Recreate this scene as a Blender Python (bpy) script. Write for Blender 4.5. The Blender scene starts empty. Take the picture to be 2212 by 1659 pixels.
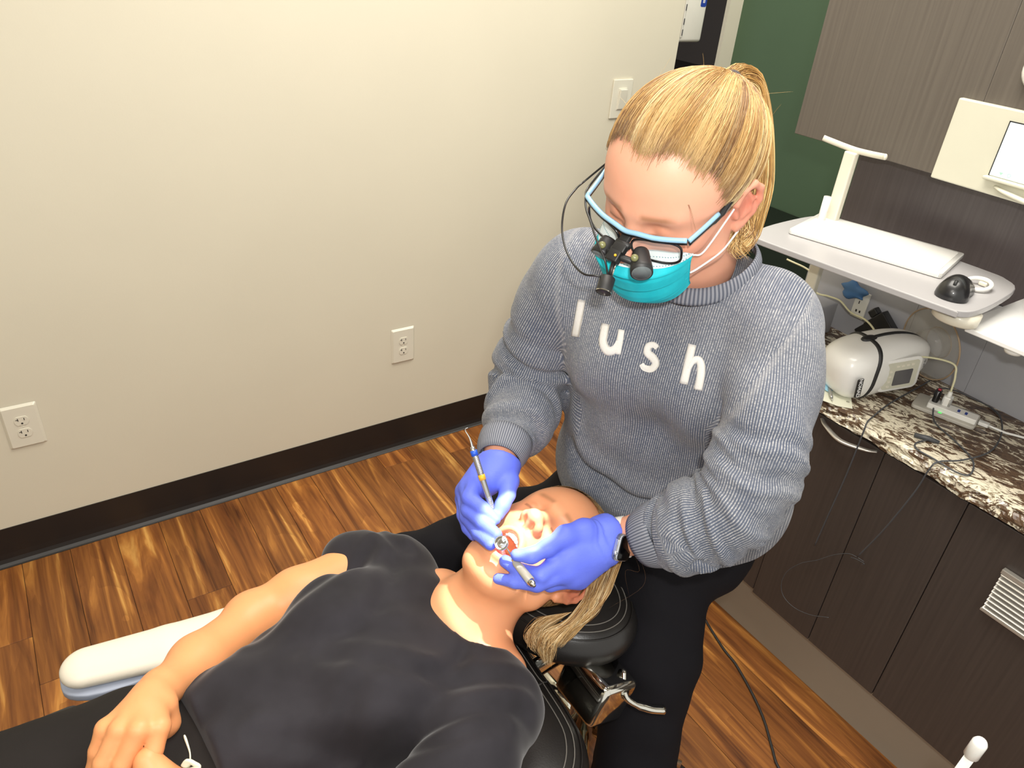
import bpy, bmesh, math, random
import numpy as np
from mathutils import Vector, Matrix
from mathutils.bvhtree import BVHTree
from math import pi, sin, cos, radians

C = bpy.context.scene.collection
SC = bpy.context.scene
rng = np.random.default_rng(7)
random.seed(7)

# ------------------------------------------------------------------ camera
# metres; x to the right along the cream wall, y towards it, z up; the camera stands at (0, 0, 1.7)
FPX = 1616.6
def _n(v):
    v = np.array(v, float); return v / np.linalg.norm(v)
_X = _n((2698, -752.5, FPX)); _Z = -_n((-230, 2648.5, FPX)); _X = _n(_X - _Z * (_X @ _Z)); _Y = np.cross(_X, _Z)
if _Y[2] < 0: _Y = -_Y
RW = np.array([_X, _Y, _Z])
CAMP = np.array([0, 0, 1.7])
def at(u, v, d):
    'world point seen at photo position (u, v) at distance d along the view axis'
    return CAMP + RW @ (np.array([(u - 1106) / FPX, (v - 829.5) / FPX, 1.0]) * d)
cam = bpy.data.cameras.new('camera'); co = bpy.data.objects.new('camera', cam); C.objects.link(co)
cam.sensor_width = 36; cam.lens = FPX / 2212 * 36; cam.clip_start = 0.02
m = Matrix.Identity(4)
for i in range(3):
    m[i][0] = RW[i, 0]; m[i][1] = -RW[i, 1]; m[i][2] = -RW[i, 2]; m[i][3] = CAMP[i]
co.matrix_world = m; SC.camera = co

# ------------------------------------------------------------------ world, lights, exposure
w = bpy.data.worlds.new('world'); SC.world = w; w.use_nodes = True
w.node_tree.nodes['Background'].inputs[0].default_value = (1.0, 0.97, 0.90, 1)
w.node_tree.nodes['Background'].inputs[1].default_value = 1.0
SC.view_settings.view_transform = 'Standard'; SC.view_settings.look = 'None'
SC.view_settings.exposure = 0.0; SC.view_settings.gamma = 1.0; SC.view_settings.use_curve_mapping = False
def light(name, kind, loc, target, energy, color=(1, 1, 1), **kw):
    l = bpy.data.lights.new(name, kind); l.energy = energy; l.color = color
    for k, v in kw.items(): setattr(l, k, v)
    o = bpy.data.objects.new(name, l); C.objects.link(o); o.location = loc
    d = Vector(target) - Vector(loc); o.rotation_euler = d.to_track_quat('-Z', 'Y').to_euler(); return o
light('overhead_area_light', 'AREA', (1.0, 0.85, 2.72), (1.0, 0.85, 0), 52, (1.0, 0.95, 0.86), shape='RECTANGLE', size=1.2, size_y=1.2)
light('overhead_area_light', 'AREA', (2.4, 1.5, 2.72), (2.4, 1.5, 0), 24, (1.0, 0.95, 0.86), shape='RECTANGLE', size=.6, size_y=1.2)  # unseen lamp, added to brighten the green wall and the area behind
light('overhead_area_light', 'AREA', (-1.2, 0.0, 2.72), (-1.2, 0.0, 0), 22, (1.0, 0.95, 0.86), shape='RECTANGLE', size=1.2, size_y=0.6)
light('camera_flash', 'AREA', (0.03, -0.03, 1.80), (0.65, 0.75, 1.15), 9, (1.0, 0.98, 0.94), shape='RECTANGLE', size=0.05, size_y=0.03)
# the headlamp on the loupes (its lens is built with them further down) shines on the mouth
HEADLAMP = at(1303.5, 634, 0.860)
light('headlamp_beam', 'SPOT', HEADLAMP, (0.485, 0.636, 0.955), 48, (1.0, 0.98, 0.96), spot_size=radians(18), spot_blend=0.12, shadow_soft_size=0.006)

# ------------------------------------------------------------------ materials
def s2l(c):
    return tuple(((x / 12.92) if x <= 0.04045 else ((x + 0.055) / 1.055) ** 2.4) for x in c)
def rgb(r, g, b): return s2l((r / 255, g / 255, b / 255)) + (1,)
class NT:
    def __init__(s, name):
        s.m = bpy.data.materials.new(name); s.m.use_nodes = True; s.t = s.m.node_tree
        s.b = s.t.nodes['Principled BSDF']
    def n(s, kind, **kw):
        x = s.t.nodes.new('ShaderNode' + kind)
        for k, v in kw.items():
            if isinstance(k, str) and hasattr(x, k) and k not in ('inputs',): setattr(x, k, v)
        return x
    def l(s, a, b): s.t.links.new(a, b)
    def val(s, sock, v):
        if hasattr(v, 'is_output') or isinstance(v, bpy.types.NodeSocket): s.l(v, sock)
        else: sock.default_value = v
    def math(s, op, a, b=0.0, c=None, clamp=False):
        x = s.n('Math', operation=op, use_clamp=clamp); s.val(x.inputs[0], a); s.val(x.inputs[1], b)
        if c is not None: s.val(x.inputs[2], c)
        return x.outputs[0]
    def mix(s, f, a, b, bt='MIX'):
        x = s.n('Mix', data_type='RGBA', blend_type=bt); s.val(x.inputs[0], f); s.val(x.inputs[6], a); s.val(x.inputs[7], b); return x.outputs[2]
    def ramp(s, f, stops, interp='LINEAR'):
        x = s.n('ValToRGB'); s.val(x.inputs[0], f); e = x.color_ramp.elements; x.color_ramp.interpolation = interp
        while len(e) < len(stops): e.new(0.5)
        for q, (p_, c_) in zip(e, stops): q.position = p_; q.color = c_
        return x.outputs[0]
    def noise(s, scale, detail=3, vec=None, dist=0.0, rough=0.5):
        x = s.n('TexNoise'); x.inputs['Scale'].default_value = scale; x.inputs['Detail'].default_value = detail
        x.inputs['Distortion'].default_value = dist; x.inputs['Roughness'].default_value = rough
        if vec is None: vec = s.obj()
        s.l(vec, x.inputs['Vector']); return x.outputs[0]
    def obj(s): return s.n('TexCoord').outputs['Object']
    def mapping(s, vec, scale=(1, 1, 1), rot=(0, 0, 0), loc=(0, 0, 0)):
        x = s.n('Mapping'); s.l(vec, x.inputs[0]); x.inputs['Scale'].default_value = scale; x.inputs['Rotation'].default_value = rot
        x.inputs['Location'].default_value = loc; return x.outputs[0]
    def bump(s, h, strength=0.3, dist=0.001, normal=None):
        x = s.n('Bump'); x.inputs['Strength'].default_value = strength; x.inputs['Distance'].default_value = dist; s.l(h, x.inputs['Height'])
        if normal is not None: s.l(normal, x.inputs['Normal'])
        s.l(x.outputs[0], s.b.inputs['Normal']); return x.outputs[0]
    def set(s, **kw):
        for k, v in kw.items():
            s.val(s.b.inputs[k.replace('_', ' ')], v)
        return s
def mat(name, col, rough=0.5, metal=0.0, var=0.06, scale=20, bump=0.0, bscale=200, bdist=0.0005, spec=0.5, coat=0.0, sub=0.0, emit=None, estr=0.0, aniso=None, **kw):
    'plain procedural material: base colour with a little noise variation and fine relief'
    t = NT(name); c = rgb(*col)
    v = t.noise(scale, 3)
    dark = tuple(x * (1 - var) for x in c[:3]) + (1,); lite = tuple(min(1, x * (1 + var)) for x in c[:3]) + (1,)
    t.set(Base_Color=t.ramp(v, [(0.3, dark), (0.7, lite)]), Roughness=rough, Metallic=metal)
    t.b.inputs['Specular IOR Level'].default_value = spec
    if coat: t.b.inputs['Coat Weight'].default_value = coat; t.b.inputs['Coat Roughness'].default_value = 0.1
    if sub:
        t.b.inputs['Subsurface Weight'].default_value = sub; t.b.inputs['Subsurface Radius'].default_value = (0.012, 0.004, 0.002)
        t.b.inputs['Subsurface Scale'].default_value = 0.6
    if bump: t.bump(t.noise(bscale, 2), bump, bdist)
    if emit: t.b.inputs['Emission Color'].default_value = rgb(*emit); t.b.inputs['Emission Strength'].default_value = estr
    for k, v2 in kw.items(): t.b.inputs[k.replace('_', ' ')].default_value = v2
    return t.m
M = {}

# ------------------------------------------------------------------ objects
def link(name, me, parent=None, label=None, cat=None, group=None, kind=None):
    o = bpy.data.objects.new(name, me); C.objects.link(o)
    if parent is not None: o.parent = parent; o.matrix_parent_inverse = parent.matrix_world.inverted()
    return tag(o, label, cat, group, kind)
def tag(o, label=None, cat=None, group=None, kind=None):
    for k, v in (('label', label), ('category', cat), ('group', group), ('kind', kind)):
        if v: o[k] = v
    return o
def thing(name, label, cat, loc=(0, 0, 0), group=None):
    o = bpy.data.objects.new(name, None); C.objects.link(o); o.location = Vector([float(x) for x in loc]); o.empty_display_size = 0.05
    o.matrix_world = Matrix.Translation(o.location)
    return tag(o, label, cat, group)
def mesh(name, V, F, mt, smooth=True, mats=None, fmat=None):
    me = bpy.data.meshes.new(name); me.from_pydata([tuple(map(float, v)) for v in V], [], [tuple(int(i) for i in f) for f in F]); me.update()
    for q in (mats or [mt]): me.materials.append(q)
    if smooth: me.polygons.foreach_set('use_smooth', [True] * len(me.polygons))
    if fmat is not None: me.polygons.foreach_set('material_index', fmat)
    return me
def part(name, VF, mt, parent=None, smooth=True, **kw):
    return link(name, mesh(name, VF[0], VF[1], mt, smooth), parent, **kw)
def join(*vfs):
    V = []; F = []
    for v, f in vfs:
        o = len(V); V += [tuple(x) for x in v]; F += [tuple(i + o for i in q) for q in f]
    return V, F
def bmvf(bm):
    bm.verts.ensure_lookup_table(); V = [tuple(v.co) for v in bm.verts]; F = [tuple(v.index for v in f.verts) for f in bm.faces]; bm.free(); return V, F
def box(lo, hi, bev=0.0, seg=2, rot=None, org=None):
    bm = bmesh.new(); bmesh.ops.create_cube(bm, size=1)
    lo = Vector(lo); hi = Vector(hi)
    for v in bm.verts: v.co = Vector([lo[i] + (v.co[i] + 0.5) * (hi[i] - lo[i]) for i in range(3)])
    if bev: bmesh.ops.bevel(bm, geom=bm.edges[:], offset=bev, segments=seg, profile=0.5, affect='EDGES')
    if rot is not None:
        o = Vector(org if org is not None else (lo + hi) / 2)
        for v in bm.verts: v.co = o + rot @ (v.co - o)
    return bmvf(bm)
def xf(VF, M4):
    return [tuple(M4 @ Vector(v)) for v in VF[0]], VF[1]
def frame(o, x, y, z=None):
    'matrix with origin o and (orthonormalised) axes x, y'
    x = Vector(x).normalized(); y = Vector(y); y = (y - x * y.dot(x)).normalized(); z = x.cross(y)
    return Matrix(((x.x, y.x, z.x, o[0]), (x.y, y.y, z.y, o[1]), (x.z, y.z, z.z, o[2]), (0, 0, 0, 1)))
def spline(P, n, closed=False):
    'Catmull-Rom through the points'
    P = [np.array(p, float) for p in P]; out = []
    K = len(P)
    segs = K if closed else K - 1
    for i in range(segs):
        p1 = P[i]; p2 = P[(i + 1) % K]
        p0 = P[i - 1] if (i > 0 or closed) else 2 * p1 - p2
        p3 = P[(i + 2) % K] if (i + 2 < K or closed) else 2 * p2 - p1
        for j in range(n):
            t = j / n
            out.append(0.5 * (2 * p1 + (p2 - p0) * t + (2 * p0 - 5 * p1 + 4 * p2 - p3) * t * t + (3 * p1 - p0 - 3 * p2 + p3) * t ** 3))
    if not closed: out.append(P[-1])
    return np.array(out)
def frames(path, up=(0, 0, 1)):
    T = np.gradient(path, axis=0); T /= np.linalg.norm(T, axis=1)[:, None] + 1e-12
    u = np.array(up, float); u = u - T[0] * (u @ T[0])
    if np.linalg.norm(u) < 1e-6: u = np.cross(T[0], (1, 0.3, 0.2))
    u /= np.linalg.norm(u); U = []
    for t in T:
        u = u - t * (u @ t); u /= np.linalg.norm(u); U.append(u)
    U = np.array(U); return T, U, np.cross(T, U)
def tube(path, r, seg=8, cap=True, up=(0, 0, 1), closed=False, flat=None):
    path = np.array(path, float); n = len(path); r = np.broadcast_to(np.array(r, float), (n,))
    T, U, W = frames(path, up); fl = 1.0 if flat is None else flat
    a = np.arange(seg) * 2 * pi / seg
    V = (path[:, None] + r[:, None, None] * (np.cos(a)[None, :, None] * U[:, None] + fl * np.sin(a)[None, :, None] * W[:, None])).reshape(-1, 3)
    F = []
    for i in range(n - 1 + (1 if closed else 0)):
        i2 = (i + 1) % n
        for j in range(seg):
            k = (j + 1) % seg; F.append((i * seg + j, i * seg + k, i2 * seg + k, i2 * seg + j))
    if cap and not closed:
        F.append(tuple(range(seg))[::-1]); F.append(tuple((n - 1) * seg + j for j in range(seg)))
    return [tuple(v) for v in V], F
def lathe(prof, seg=24, M4=None, cap=True):
    'profile [(r, z)] round the z axis'
    V = []; F = []
    for r, z in prof:
        for j in range(seg): a = 2 * pi * j / seg; V.append((r * cos(a), r * sin(a), z))
    for i in range(len(prof) - 1):
        for j in range(seg):
            k = (j + 1) % seg; F.append((i * seg + j, i * seg + k, (i + 1) * seg + k, (i + 1) * seg + j))
    if cap: F.append(tuple(range(seg))[::-1]); F.append(tuple((len(prof) - 1) * seg + j for j in range(seg)))
    return xf((V, F), M4) if M4 is not None else (V, F)
def prism(poly, h, M4=None, bev=0.0):
    'polygon in xy extruded from z=0 to z=h'
    bm = bmesh.new(); vs = [bm.verts.new((x, y, 0)) for x, y in poly]; f = bm.faces.new(vs)
    r = bmesh.ops.extrude_face_region(bm, geom=[f]); bmesh.ops.translate(bm, vec=(0, 0, h), verts=[e for e in r['geom'] if isinstance(e, bmesh.types.BMVert)])
    bmesh.ops.recalc_face_normals(bm, faces=bm.faces[:])
    if bev: bmesh.ops.bevel(bm, geom=bm.edges[:], offset=bev, segments=2, profile=0.5, affect='EDGES')
    VF = bmvf(bm); return xf(VF, M4) if M4 is not None else VF
def rrect(w_, h_, r, n=5, cx=0, cy=0):
    out = []
    for sx, sy, a0 in ((1, 1, 0), (-1, 1, pi / 2), (-1, -1, pi), (1, -1, 1.5 * pi)):
        for i in range(n + 1):
            a = a0 + pi / 2 * i / n; out.append((cx + sx * (w_ / 2 - r) + r * cos(a), cy + sy * (h_ / 2 - r) + r * sin(a)))
    return out
def text_vf(s, size, depth=0.0005, M4=None, bold=0.0, ax='CENTER'):
    cu = bpy.data.curves.new('t', 'FONT'); cu.body = s; cu.size = size; cu.extrude = depth; cu.offset = bold; cu.align_x = ax; cu.align_y = 'CENTER'; cu.resolution_u = 4
    o = bpy.data.objects.new('t', cu); C.objects.link(o); dg = bpy.context.evaluated_depsgraph_get(); me = o.evaluated_get(dg).to_mesh()
    V = [tuple(v.co) for v in me.vertices]; F = [tuple(p.vertices) for p in me.polygons]
    bpy.data.objects.remove(o); return xf((V, F), M4) if M4 is not None else (V, F)

# ------------------------------------------------------------------ signed distance sculpting
class Sdf:
    def __init__(s, lo, hi, h):
        s.lo = np.array(lo, np.float32); s.h = h; s.n = np.ceil((np.array(hi) - s.lo) / h).astype(int) + 1
        s.ax = [s.lo[i] + h * np.arange(s.n[i], dtype=np.float32) for i in range(3)]
        s.v = np.full(s.n, 0.5, np.float32); s.first = True
    def blk(s, lo, hi, pad):
        'the part of the grid a shape reaches; the first shape fills all of it'
        if s.first: pad = 9.0; s.first = False
        else: pad = max(pad, .034)
        sl = tuple(slice(max(0, int((lo[i] - pad - s.lo[i]) / s.h)), max(0, int((hi[i] + pad - s.lo[i]) / s.h) + 2)) for i in range(3))
        X = s.ax[0][sl[0]][:, None, None]; Y = s.ax[1][sl[1]][None, :, None]; Z = s.ax[2][sl[2]][None, None, :]
        return sl, X, Y, Z
    def op(s, sl, d, k, mode):
        if d.size == 0: return
        a = s.v[sl]
        if mode == 'add':
            if k > 0: hh = np.clip(1 - np.abs(a - d) / (1.5 * k), 0, 1); s.v[sl] = np.minimum(a, d) - hh ** 3 * (k * .25)
            else: s.v[sl] = np.minimum(a, d)
        else:
            if k > 0: hh = np.clip(1 - np.abs(a + d) / (1.5 * k), 0, 1); s.v[sl] = np.maximum(a, -d) + hh ** 3 * (k * .25)
            else: s.v[sl] = np.maximum(a, -d)
    def cone(s, a, b, ra, rb=None, k=0.01, mode='add', flat=None):
        a = np.array(a, float); b = np.array(b, float); rb = ra if rb is None else rb
        sl, X, Y, Z = s.blk(np.minimum(a, b), np.maximum(a, b), max(ra, rb) + max(k * 1.7, .03) + 2 * s.h)
        ab = b - a; L = ab @ ab + 1e-12; px, py, pz = X - a[0], Y - a[1], Z - a[2]
        t = np.clip((px * ab[0] + py * ab[1] + pz * ab[2]) / L, 0, 1)
        dx, dy, dz = px - t * ab[0], py - t * ab[1], pz - t * ab[2]
        if flat is not None:      # flat = (direction, factor): thinner along that direction
            n_ = _n(flat[0]); q = dx * n_[0] + dy * n_[1] + dz * n_[2]; f_ = 1 / flat[1] - 1
            dx, dy, dz = dx + q * f_ * n_[0], dy + q * f_ * n_[1], dz + q * f_ * n_[2]
            d = (np.sqrt(dx * dx + dy * dy + dz * dz) - (ra + (rb - ra) * t)) * (0.5 + 0.5 * flat[1])
        else: d = np.sqrt(dx * dx + dy * dy + dz * dz) - (ra + (rb - ra) * t)
        s.op(sl, d.astype(np.float32), k, mode); return s
    def chain(s, pts, rs, k=0.01, mode='add', **kw):
        for i in range(len(pts) - 1): s.cone(pts[i], pts[i + 1], rs[i], rs[i + 1], k, mode, **kw)
        return s
    def ell(s, c, r, R=None, k=0.01, mode='add'):
        c = np.array(c, float); r = np.array(r, float); m_ = r.max()
        sl, X, Y, Z = s.blk(c - m_, c + m_, max(k * 1.7, .03) + 2 * s.h)
        px, py, pz = X - c[0], Y - c[1], Z - c[2]
        if R is not None:
            R = np.array(R); px, py, pz = [R[0, i] * px + R[1, i] * py + R[2, i] * pz for i in range(3)]
        k0 = np.sqrt((px / r[0]) ** 2 + (py / r[1]) ** 2 + (pz / r[2]) ** 2)
        k1 = np.sqrt((px / r[0] ** 2) ** 2 + (py / r[1] ** 2) ** 2 + (pz / r[2] ** 2) ** 2) + 1e-9
        s.op(sl, (k0 * (k0 - 1) / k1).astype(np.float32), k, mode); return s
    def half(s, p, n_, k=0.0):
        'cut away everything on the side the normal points to'
        n_ = _n(n_); p = np.array(p, float)
        d = -((s.ax[0][:, None, None] - p[0]) * n_[0] + (s.ax[1][None, :, None] - p[1]) * n_[1] + (s.ax[2][None, None, :] - p[2]) * n_[2])
        s.op((slice(None),) * 3, d.astype(np.float32), k, 'sub'); return s
    def displace(s, fn, lim=0.03):
        i = np.argwhere(np.abs(s.v) < lim)
        Pp = s.lo + i * s.h; s.v[i[:, 0], i[:, 1], i[:, 2]] += fn(Pp).astype(np.float32); return s
    def net(s, smooth=0):
        'surface nets -> vertices, quads'
        v = s.v; h = s.h
        ins = v < 0
        c = np.zeros(tuple(np.array(v.shape) - 1), np.int8)
        for dx in (0, 1):
            for dy in (0, 1):
                for dz in (0, 1): c += ins[dx:v.shape[0] - 1 + dx, dy:v.shape[1] - 1 + dy, dz:v.shape[2] - 1 + dz]
        cell = np.argwhere((c > 0) & (c < 8)); idx = np.full(c.shape, -1, np.int64); idx[tuple(cell.T)] = np.arange(len(cell))
        co_ = [(a, b, d) for a in (0, 1) for b in (0, 1) for d in (0, 1)]
        cv = {q: v[cell[:, 0] + q[0], cell[:, 1] + q[1], cell[:, 2] + q[2]] for q in co_}
        S = np.zeros((len(cell), 3)); N_ = np.zeros(len(cell))
        for q in co_:
            for ax in range(3):
                if q[ax] == 0:
                    q2 = list(q); q2[ax] = 1; q2 = tuple(q2); a = cv[q]; b = cv[q2]; cr = (a < 0) != (b < 0)
                    t = np.where(cr, a / np.where(cr, a - b, 1), 0); p = np.array(q, float)[None] * np.ones((len(cell), 1)); p[:, ax] = t
                    S += p * cr[:, None]; N_ += cr
        V = s.lo + (cell + S / N_[:, None]) * h
        F = []
        for ax in range(3):
            a1, a2 = (ax + 1) % 3, (ax + 2) % 3
            sl0 = [slice(None)] * 3; sl1 = [slice(None)] * 3; sl0[ax] = slice(0, -1); sl1[ax] = slice(1, None)
            for q in (a1, a2): sl0[q] = slice(1, -1); sl1[q] = slice(1, -1)
            A = ins[tuple(sl0)]; B = ins[tuple(sl1)]; e = np.argwhere(A != B); fl = A[tuple(e.T)]
            off = np.zeros(3, int); off[a1] = 1; off[a2] = 1; e = e + off
            def g(d1, d2):
                k_ = e.copy(); k_[:, a1] -= d1; k_[:, a2] -= d2; return idx[tuple(k_.T)]
            q = np.stack([g(1, 1), g(0, 1), g(0, 0), g(1, 0)], 1); q[~fl] = q[~fl][:, ::-1]
            F.append(q)
        F = np.concatenate(F)
        for _ in range(smooth):
            acc = np.zeros_like(V); n_ = np.zeros(len(V))
            for a, b in ((0, 1), (1, 2), (2, 3), (3, 0)):
                for x, y in ((a, b), (b, a)): np.add.at(acc, F[:, x], V[F[:, y]]); np.add.at(n_, F[:, x], 1)
            V = 0.5 * V + 0.5 * acc / np.maximum(n_, 1)[:, None]
        return V, F
def npmesh(name, V, F, mt):
    'fast mesh from arrays of quads'
    me = bpy.data.meshes.new(name); n = len(F); k = F.shape[1]
    me.vertices.add(len(V)); me.vertices.foreach_set('co', np.asarray(V, np.float32).ravel())
    me.loops.add(n * k); me.loops.foreach_set('vertex_index', np.asarray(F, np.int32).ravel())
    me.polygons.add(n); me.polygons.foreach_set('loop_start', np.arange(0, n * k, k, dtype=np.int32)); me.polygons.foreach_set('loop_total', np.full(n, k, np.int32))
    me.materials.append(mt); me.update(calc_edges=True); me.polygons.foreach_set('use_smooth', np.ones(n, bool)); return me
def vcol(me, name, cols):
    a = me.color_attributes.new(name, 'FLOAT_COLOR', 'POINT'); c = np.ones((len(cols), 4), np.float32); c[:, :3] = cols; a.data.foreach_set('color', c.ravel())
def cut_verts(V, F, keep):
    'drop the vertices where keep is false'
    keep = np.asarray(keep); F = F[keep[F].all(1)]; used = np.zeros(len(V), bool); used[F] = True
    ni = np.cumsum(used) - 1; return V[used], ni[F]
# ================================================================== the room
def wood_mat():
    t = NT('plank_wood'); uv = t.n('UVMap').outputs[0]
    a = t.n('Attribute'); a.attribute_name = 'tone'; a.attribute_type = 'GEOMETRY'
    sep = t.n('SeparateXYZ'); t.l(uv, sep.inputs[0])
    v1 = t.mapping(uv, (13, 1.1, 1)); n1 = t.noise(1.0, 5, v1, 2.2, 0.55)
    v2 = t.mapping(uv, (90, 2.5, 1)); n2 = t.noise(1.0, 4, v2, 0.6)
    v3 = t.mapping(uv, (5, 0.8, 1), loc=(7, 3, 0)); n3 = t.noise(1.0, 3, v3, 1.6)
    rings = t.math('FRACT', t.math('MULTIPLY', n3, 9.0))
    base = t.ramp(n1, [(0.30, rgb(74, 42, 24)), (0.44, rgb(122, 74, 38)), (0.55, rgb(146, 92, 46)), (0.62, rgb(182, 122, 60)), (0.70, rgb(220, 166, 90))])
    c = t.mix(t.math('MULTIPLY', t.math('SUBTRACT', 1.0, rings), 0.35), base, rgb(98, 54, 24))
    c = t.mix(t.math('MULTIPLY', t.ramp(n2, [(0.45, (0, 0, 0, 1)), (0.75, (1, 1, 1, 1))]), 0.35), c, rgb(188, 124, 58))
    c = t.mix(0.75, c, a.outputs['Color'], 'MULTIPLY')
    t.set(Base_Color=c, Roughness=0.42); t.b.inputs['Specular IOR Level'].default_value = 0.35
    t.bump(n2, 0.12, 0.0006); return t.m
M['wood'] = wood_mat()
M['wall'] = mat('wall_paint_cream', (217, 211, 192), 0.72, var=0.015, scale=3, bump=0.15, bscale=260, bdist=0.0006, spec=0.3)
M['green'] = mat('wall_paint_green', (84, 106, 82), 0.7, var=0.02, scale=3, bump=0.15, bscale=260, spec=0.25)
M['ceil'] = mat('ceiling_white', (225, 222, 214), 0.8, var=0.01)
M['vinyl'] = mat('black_vinyl_baseboard', (31, 28, 27), 0.42, var=0.05, spec=0.5)
M['subfloor'] = mat('subfloor_dark', (40, 26, 14), 0.8)
M['plate'] = mat('outlet_plate_ivory', (224, 220, 204), 0.35, var=0.01, coat=0.2)
M['slot'] = mat('outlet_slot_dark', (40, 38, 36), 0.7)
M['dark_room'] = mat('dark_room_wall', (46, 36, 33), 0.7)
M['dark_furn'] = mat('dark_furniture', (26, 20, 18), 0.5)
def st(name, VF, mt, parent=None, smooth=False, **kw):
    return part(name, VF, mt, parent, smooth, kind=None if parent else 'structure', **kw)
YW = 2.0825
floor = st('floor', box((-2.2, -1.2, -0.02), (6.5, 4.4, -0.002)), M['subfloor'], label='floor of warm brown wood-look planks with yellow streaks')
# planks run towards the wall, each its own piece with a small joint
def plank_mesh(w_, l_, seed):
    VF = box((0.0006, 0.0006, -0.006), (w_ - 0.0006, l_ - 0.0006, 0), 0.0007, 1)
    me = mesh('plank', VF[0], VF[1], M['wood'], False); u = me.uv_layers.new(name='UVMap'); r = random.Random(seed); ox, oy = r.random() * 40, r.random() * 40
    for lp in me.loops: c_ = me.vertices[lp.vertex_index].co; u.data[lp.index].uv = (c_.x + ox, c_.y + oy)
    k = r.uniform(0.78, 1.18); hue = r.uniform(-0.05, 0.05)
    vcol(me, 'tone', [(k * (1 + hue) * 1.0, k * 1.0, k * (1 - hue))] * len(me.vertices)); return me
PW, PL = 0.125, 0.92
protos = [plank_mesh(PW, PL, i) for i in range(34)]
x = -1.6; ci = 0; rp = random.Random(5); n_pl = 0
while x < 2.1:
    y = -0.5 - rp.random() * PL
    while y < (YW + 0.02 if x < 1.95 else 2.3) and (x < 1.42 or True):
        d = np.array([x + PW / 2, y + PL / 2, -1.7]) @ RW
        vis = d[2] > 0.2 and abs(d[0] / d[2]) < 1.5 and -0.9 < d[1] / d[2] < 1.5 and not (x > 1.45 and y + PL < 1.2)
        if vis:
            ymax = YW + 0.02
            if y + PL > ymax: o = link('plank', plank_mesh(PW, ymax - y, ci), floor)
            else: o = link('plank', rp.choice(protos), floor)
            n_pl += 1; o.location = (x, y, 0.0)
        y += PL; ci += 1
    x += PW
# walls
st('wall_back', box((-2.2, YW, 0), (2.098, YW + 0.12, 2.75)), M['wall'], label='long cream painted wall behind the two people')
gw = st('wall_right', box((2.8, -1.2, 0.0), (2.9, 2.46, 2.75)), M['green'], label='dark green painted wall behind the cabinet')
st('trim_1', box((2.72, 2.44, 0), (2.8, 2.46, 2.75)), M['wall'], label='narrow cream wall return beside the green wall')
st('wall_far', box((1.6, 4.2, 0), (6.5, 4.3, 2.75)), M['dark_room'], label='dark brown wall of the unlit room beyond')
st('ceiling', box((-2.2, -1.2, 2.75), (6.5, 4.4, 2.8)), M['ceil'], label='flat white ceiling')
st('wall_left', box((-2.3, -1.2, 0), (-2.2, YW + .12, 2.75)), M['wall'], label='cream painted side wall')
# baseboard with a curved toe, extruded along x
prof = [(0, 0.128), (-0.003, 0.128), (-0.0035, 0.04), (-0.005, 0.022), (-0.009, 0.010), (-0.016, 0.0035), (-0.020, 0.0015), (-0.020, 0.0), (0, 0.0)]
V = [(xx, YW + a, b) for xx in (-2.2, 2.098) for a, b in prof]; n_ = len(prof)
F = [(i, (i + 1) % n_, n_ + (i + 1) % n_, n_ + i) for i in range(n_)]
st('baseboard_back', (V, F), M['vinyl'], label='black vinyl baseboard with a curved toe along the cream wall', smooth=False)
# far room furniture seen through the gap: dark cabinet with door leaves
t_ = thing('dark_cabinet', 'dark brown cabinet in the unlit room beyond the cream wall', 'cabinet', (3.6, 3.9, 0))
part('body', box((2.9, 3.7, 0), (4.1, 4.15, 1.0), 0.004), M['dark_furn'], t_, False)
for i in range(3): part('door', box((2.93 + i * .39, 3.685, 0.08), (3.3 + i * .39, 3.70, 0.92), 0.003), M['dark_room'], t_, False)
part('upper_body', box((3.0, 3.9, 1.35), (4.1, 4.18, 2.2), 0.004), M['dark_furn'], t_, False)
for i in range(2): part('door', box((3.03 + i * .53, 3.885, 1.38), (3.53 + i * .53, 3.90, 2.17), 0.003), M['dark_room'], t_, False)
t_ = thing('dark_counter_unit', 'black counter unit standing below the green wall', 'counter', (2.5, 1.5, 0))
M['blk_gloss'] = mat('black_gloss_top', (16, 16, 17), 0.25)
M['blk_lam'] = mat('black_laminate', (18, 17, 17), 0.5)
part('worktop', box((2.2, 0.1, 0.70), (2.79, 2.35, 0.735), 0.004), M['blk_gloss'], t_, False)
part('body', box((2.24, 0.12, 0.0), (2.78, 2.33, 0.70), 0.003), M['blk_lam'], t_, False)
for i in range(4): part('door', box((2.225, 0.14 + i * .55, 0.08), (2.24, 0.68 + i * .55, 0.69), 0.002), M['blk_lam'], t_, False)

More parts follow.
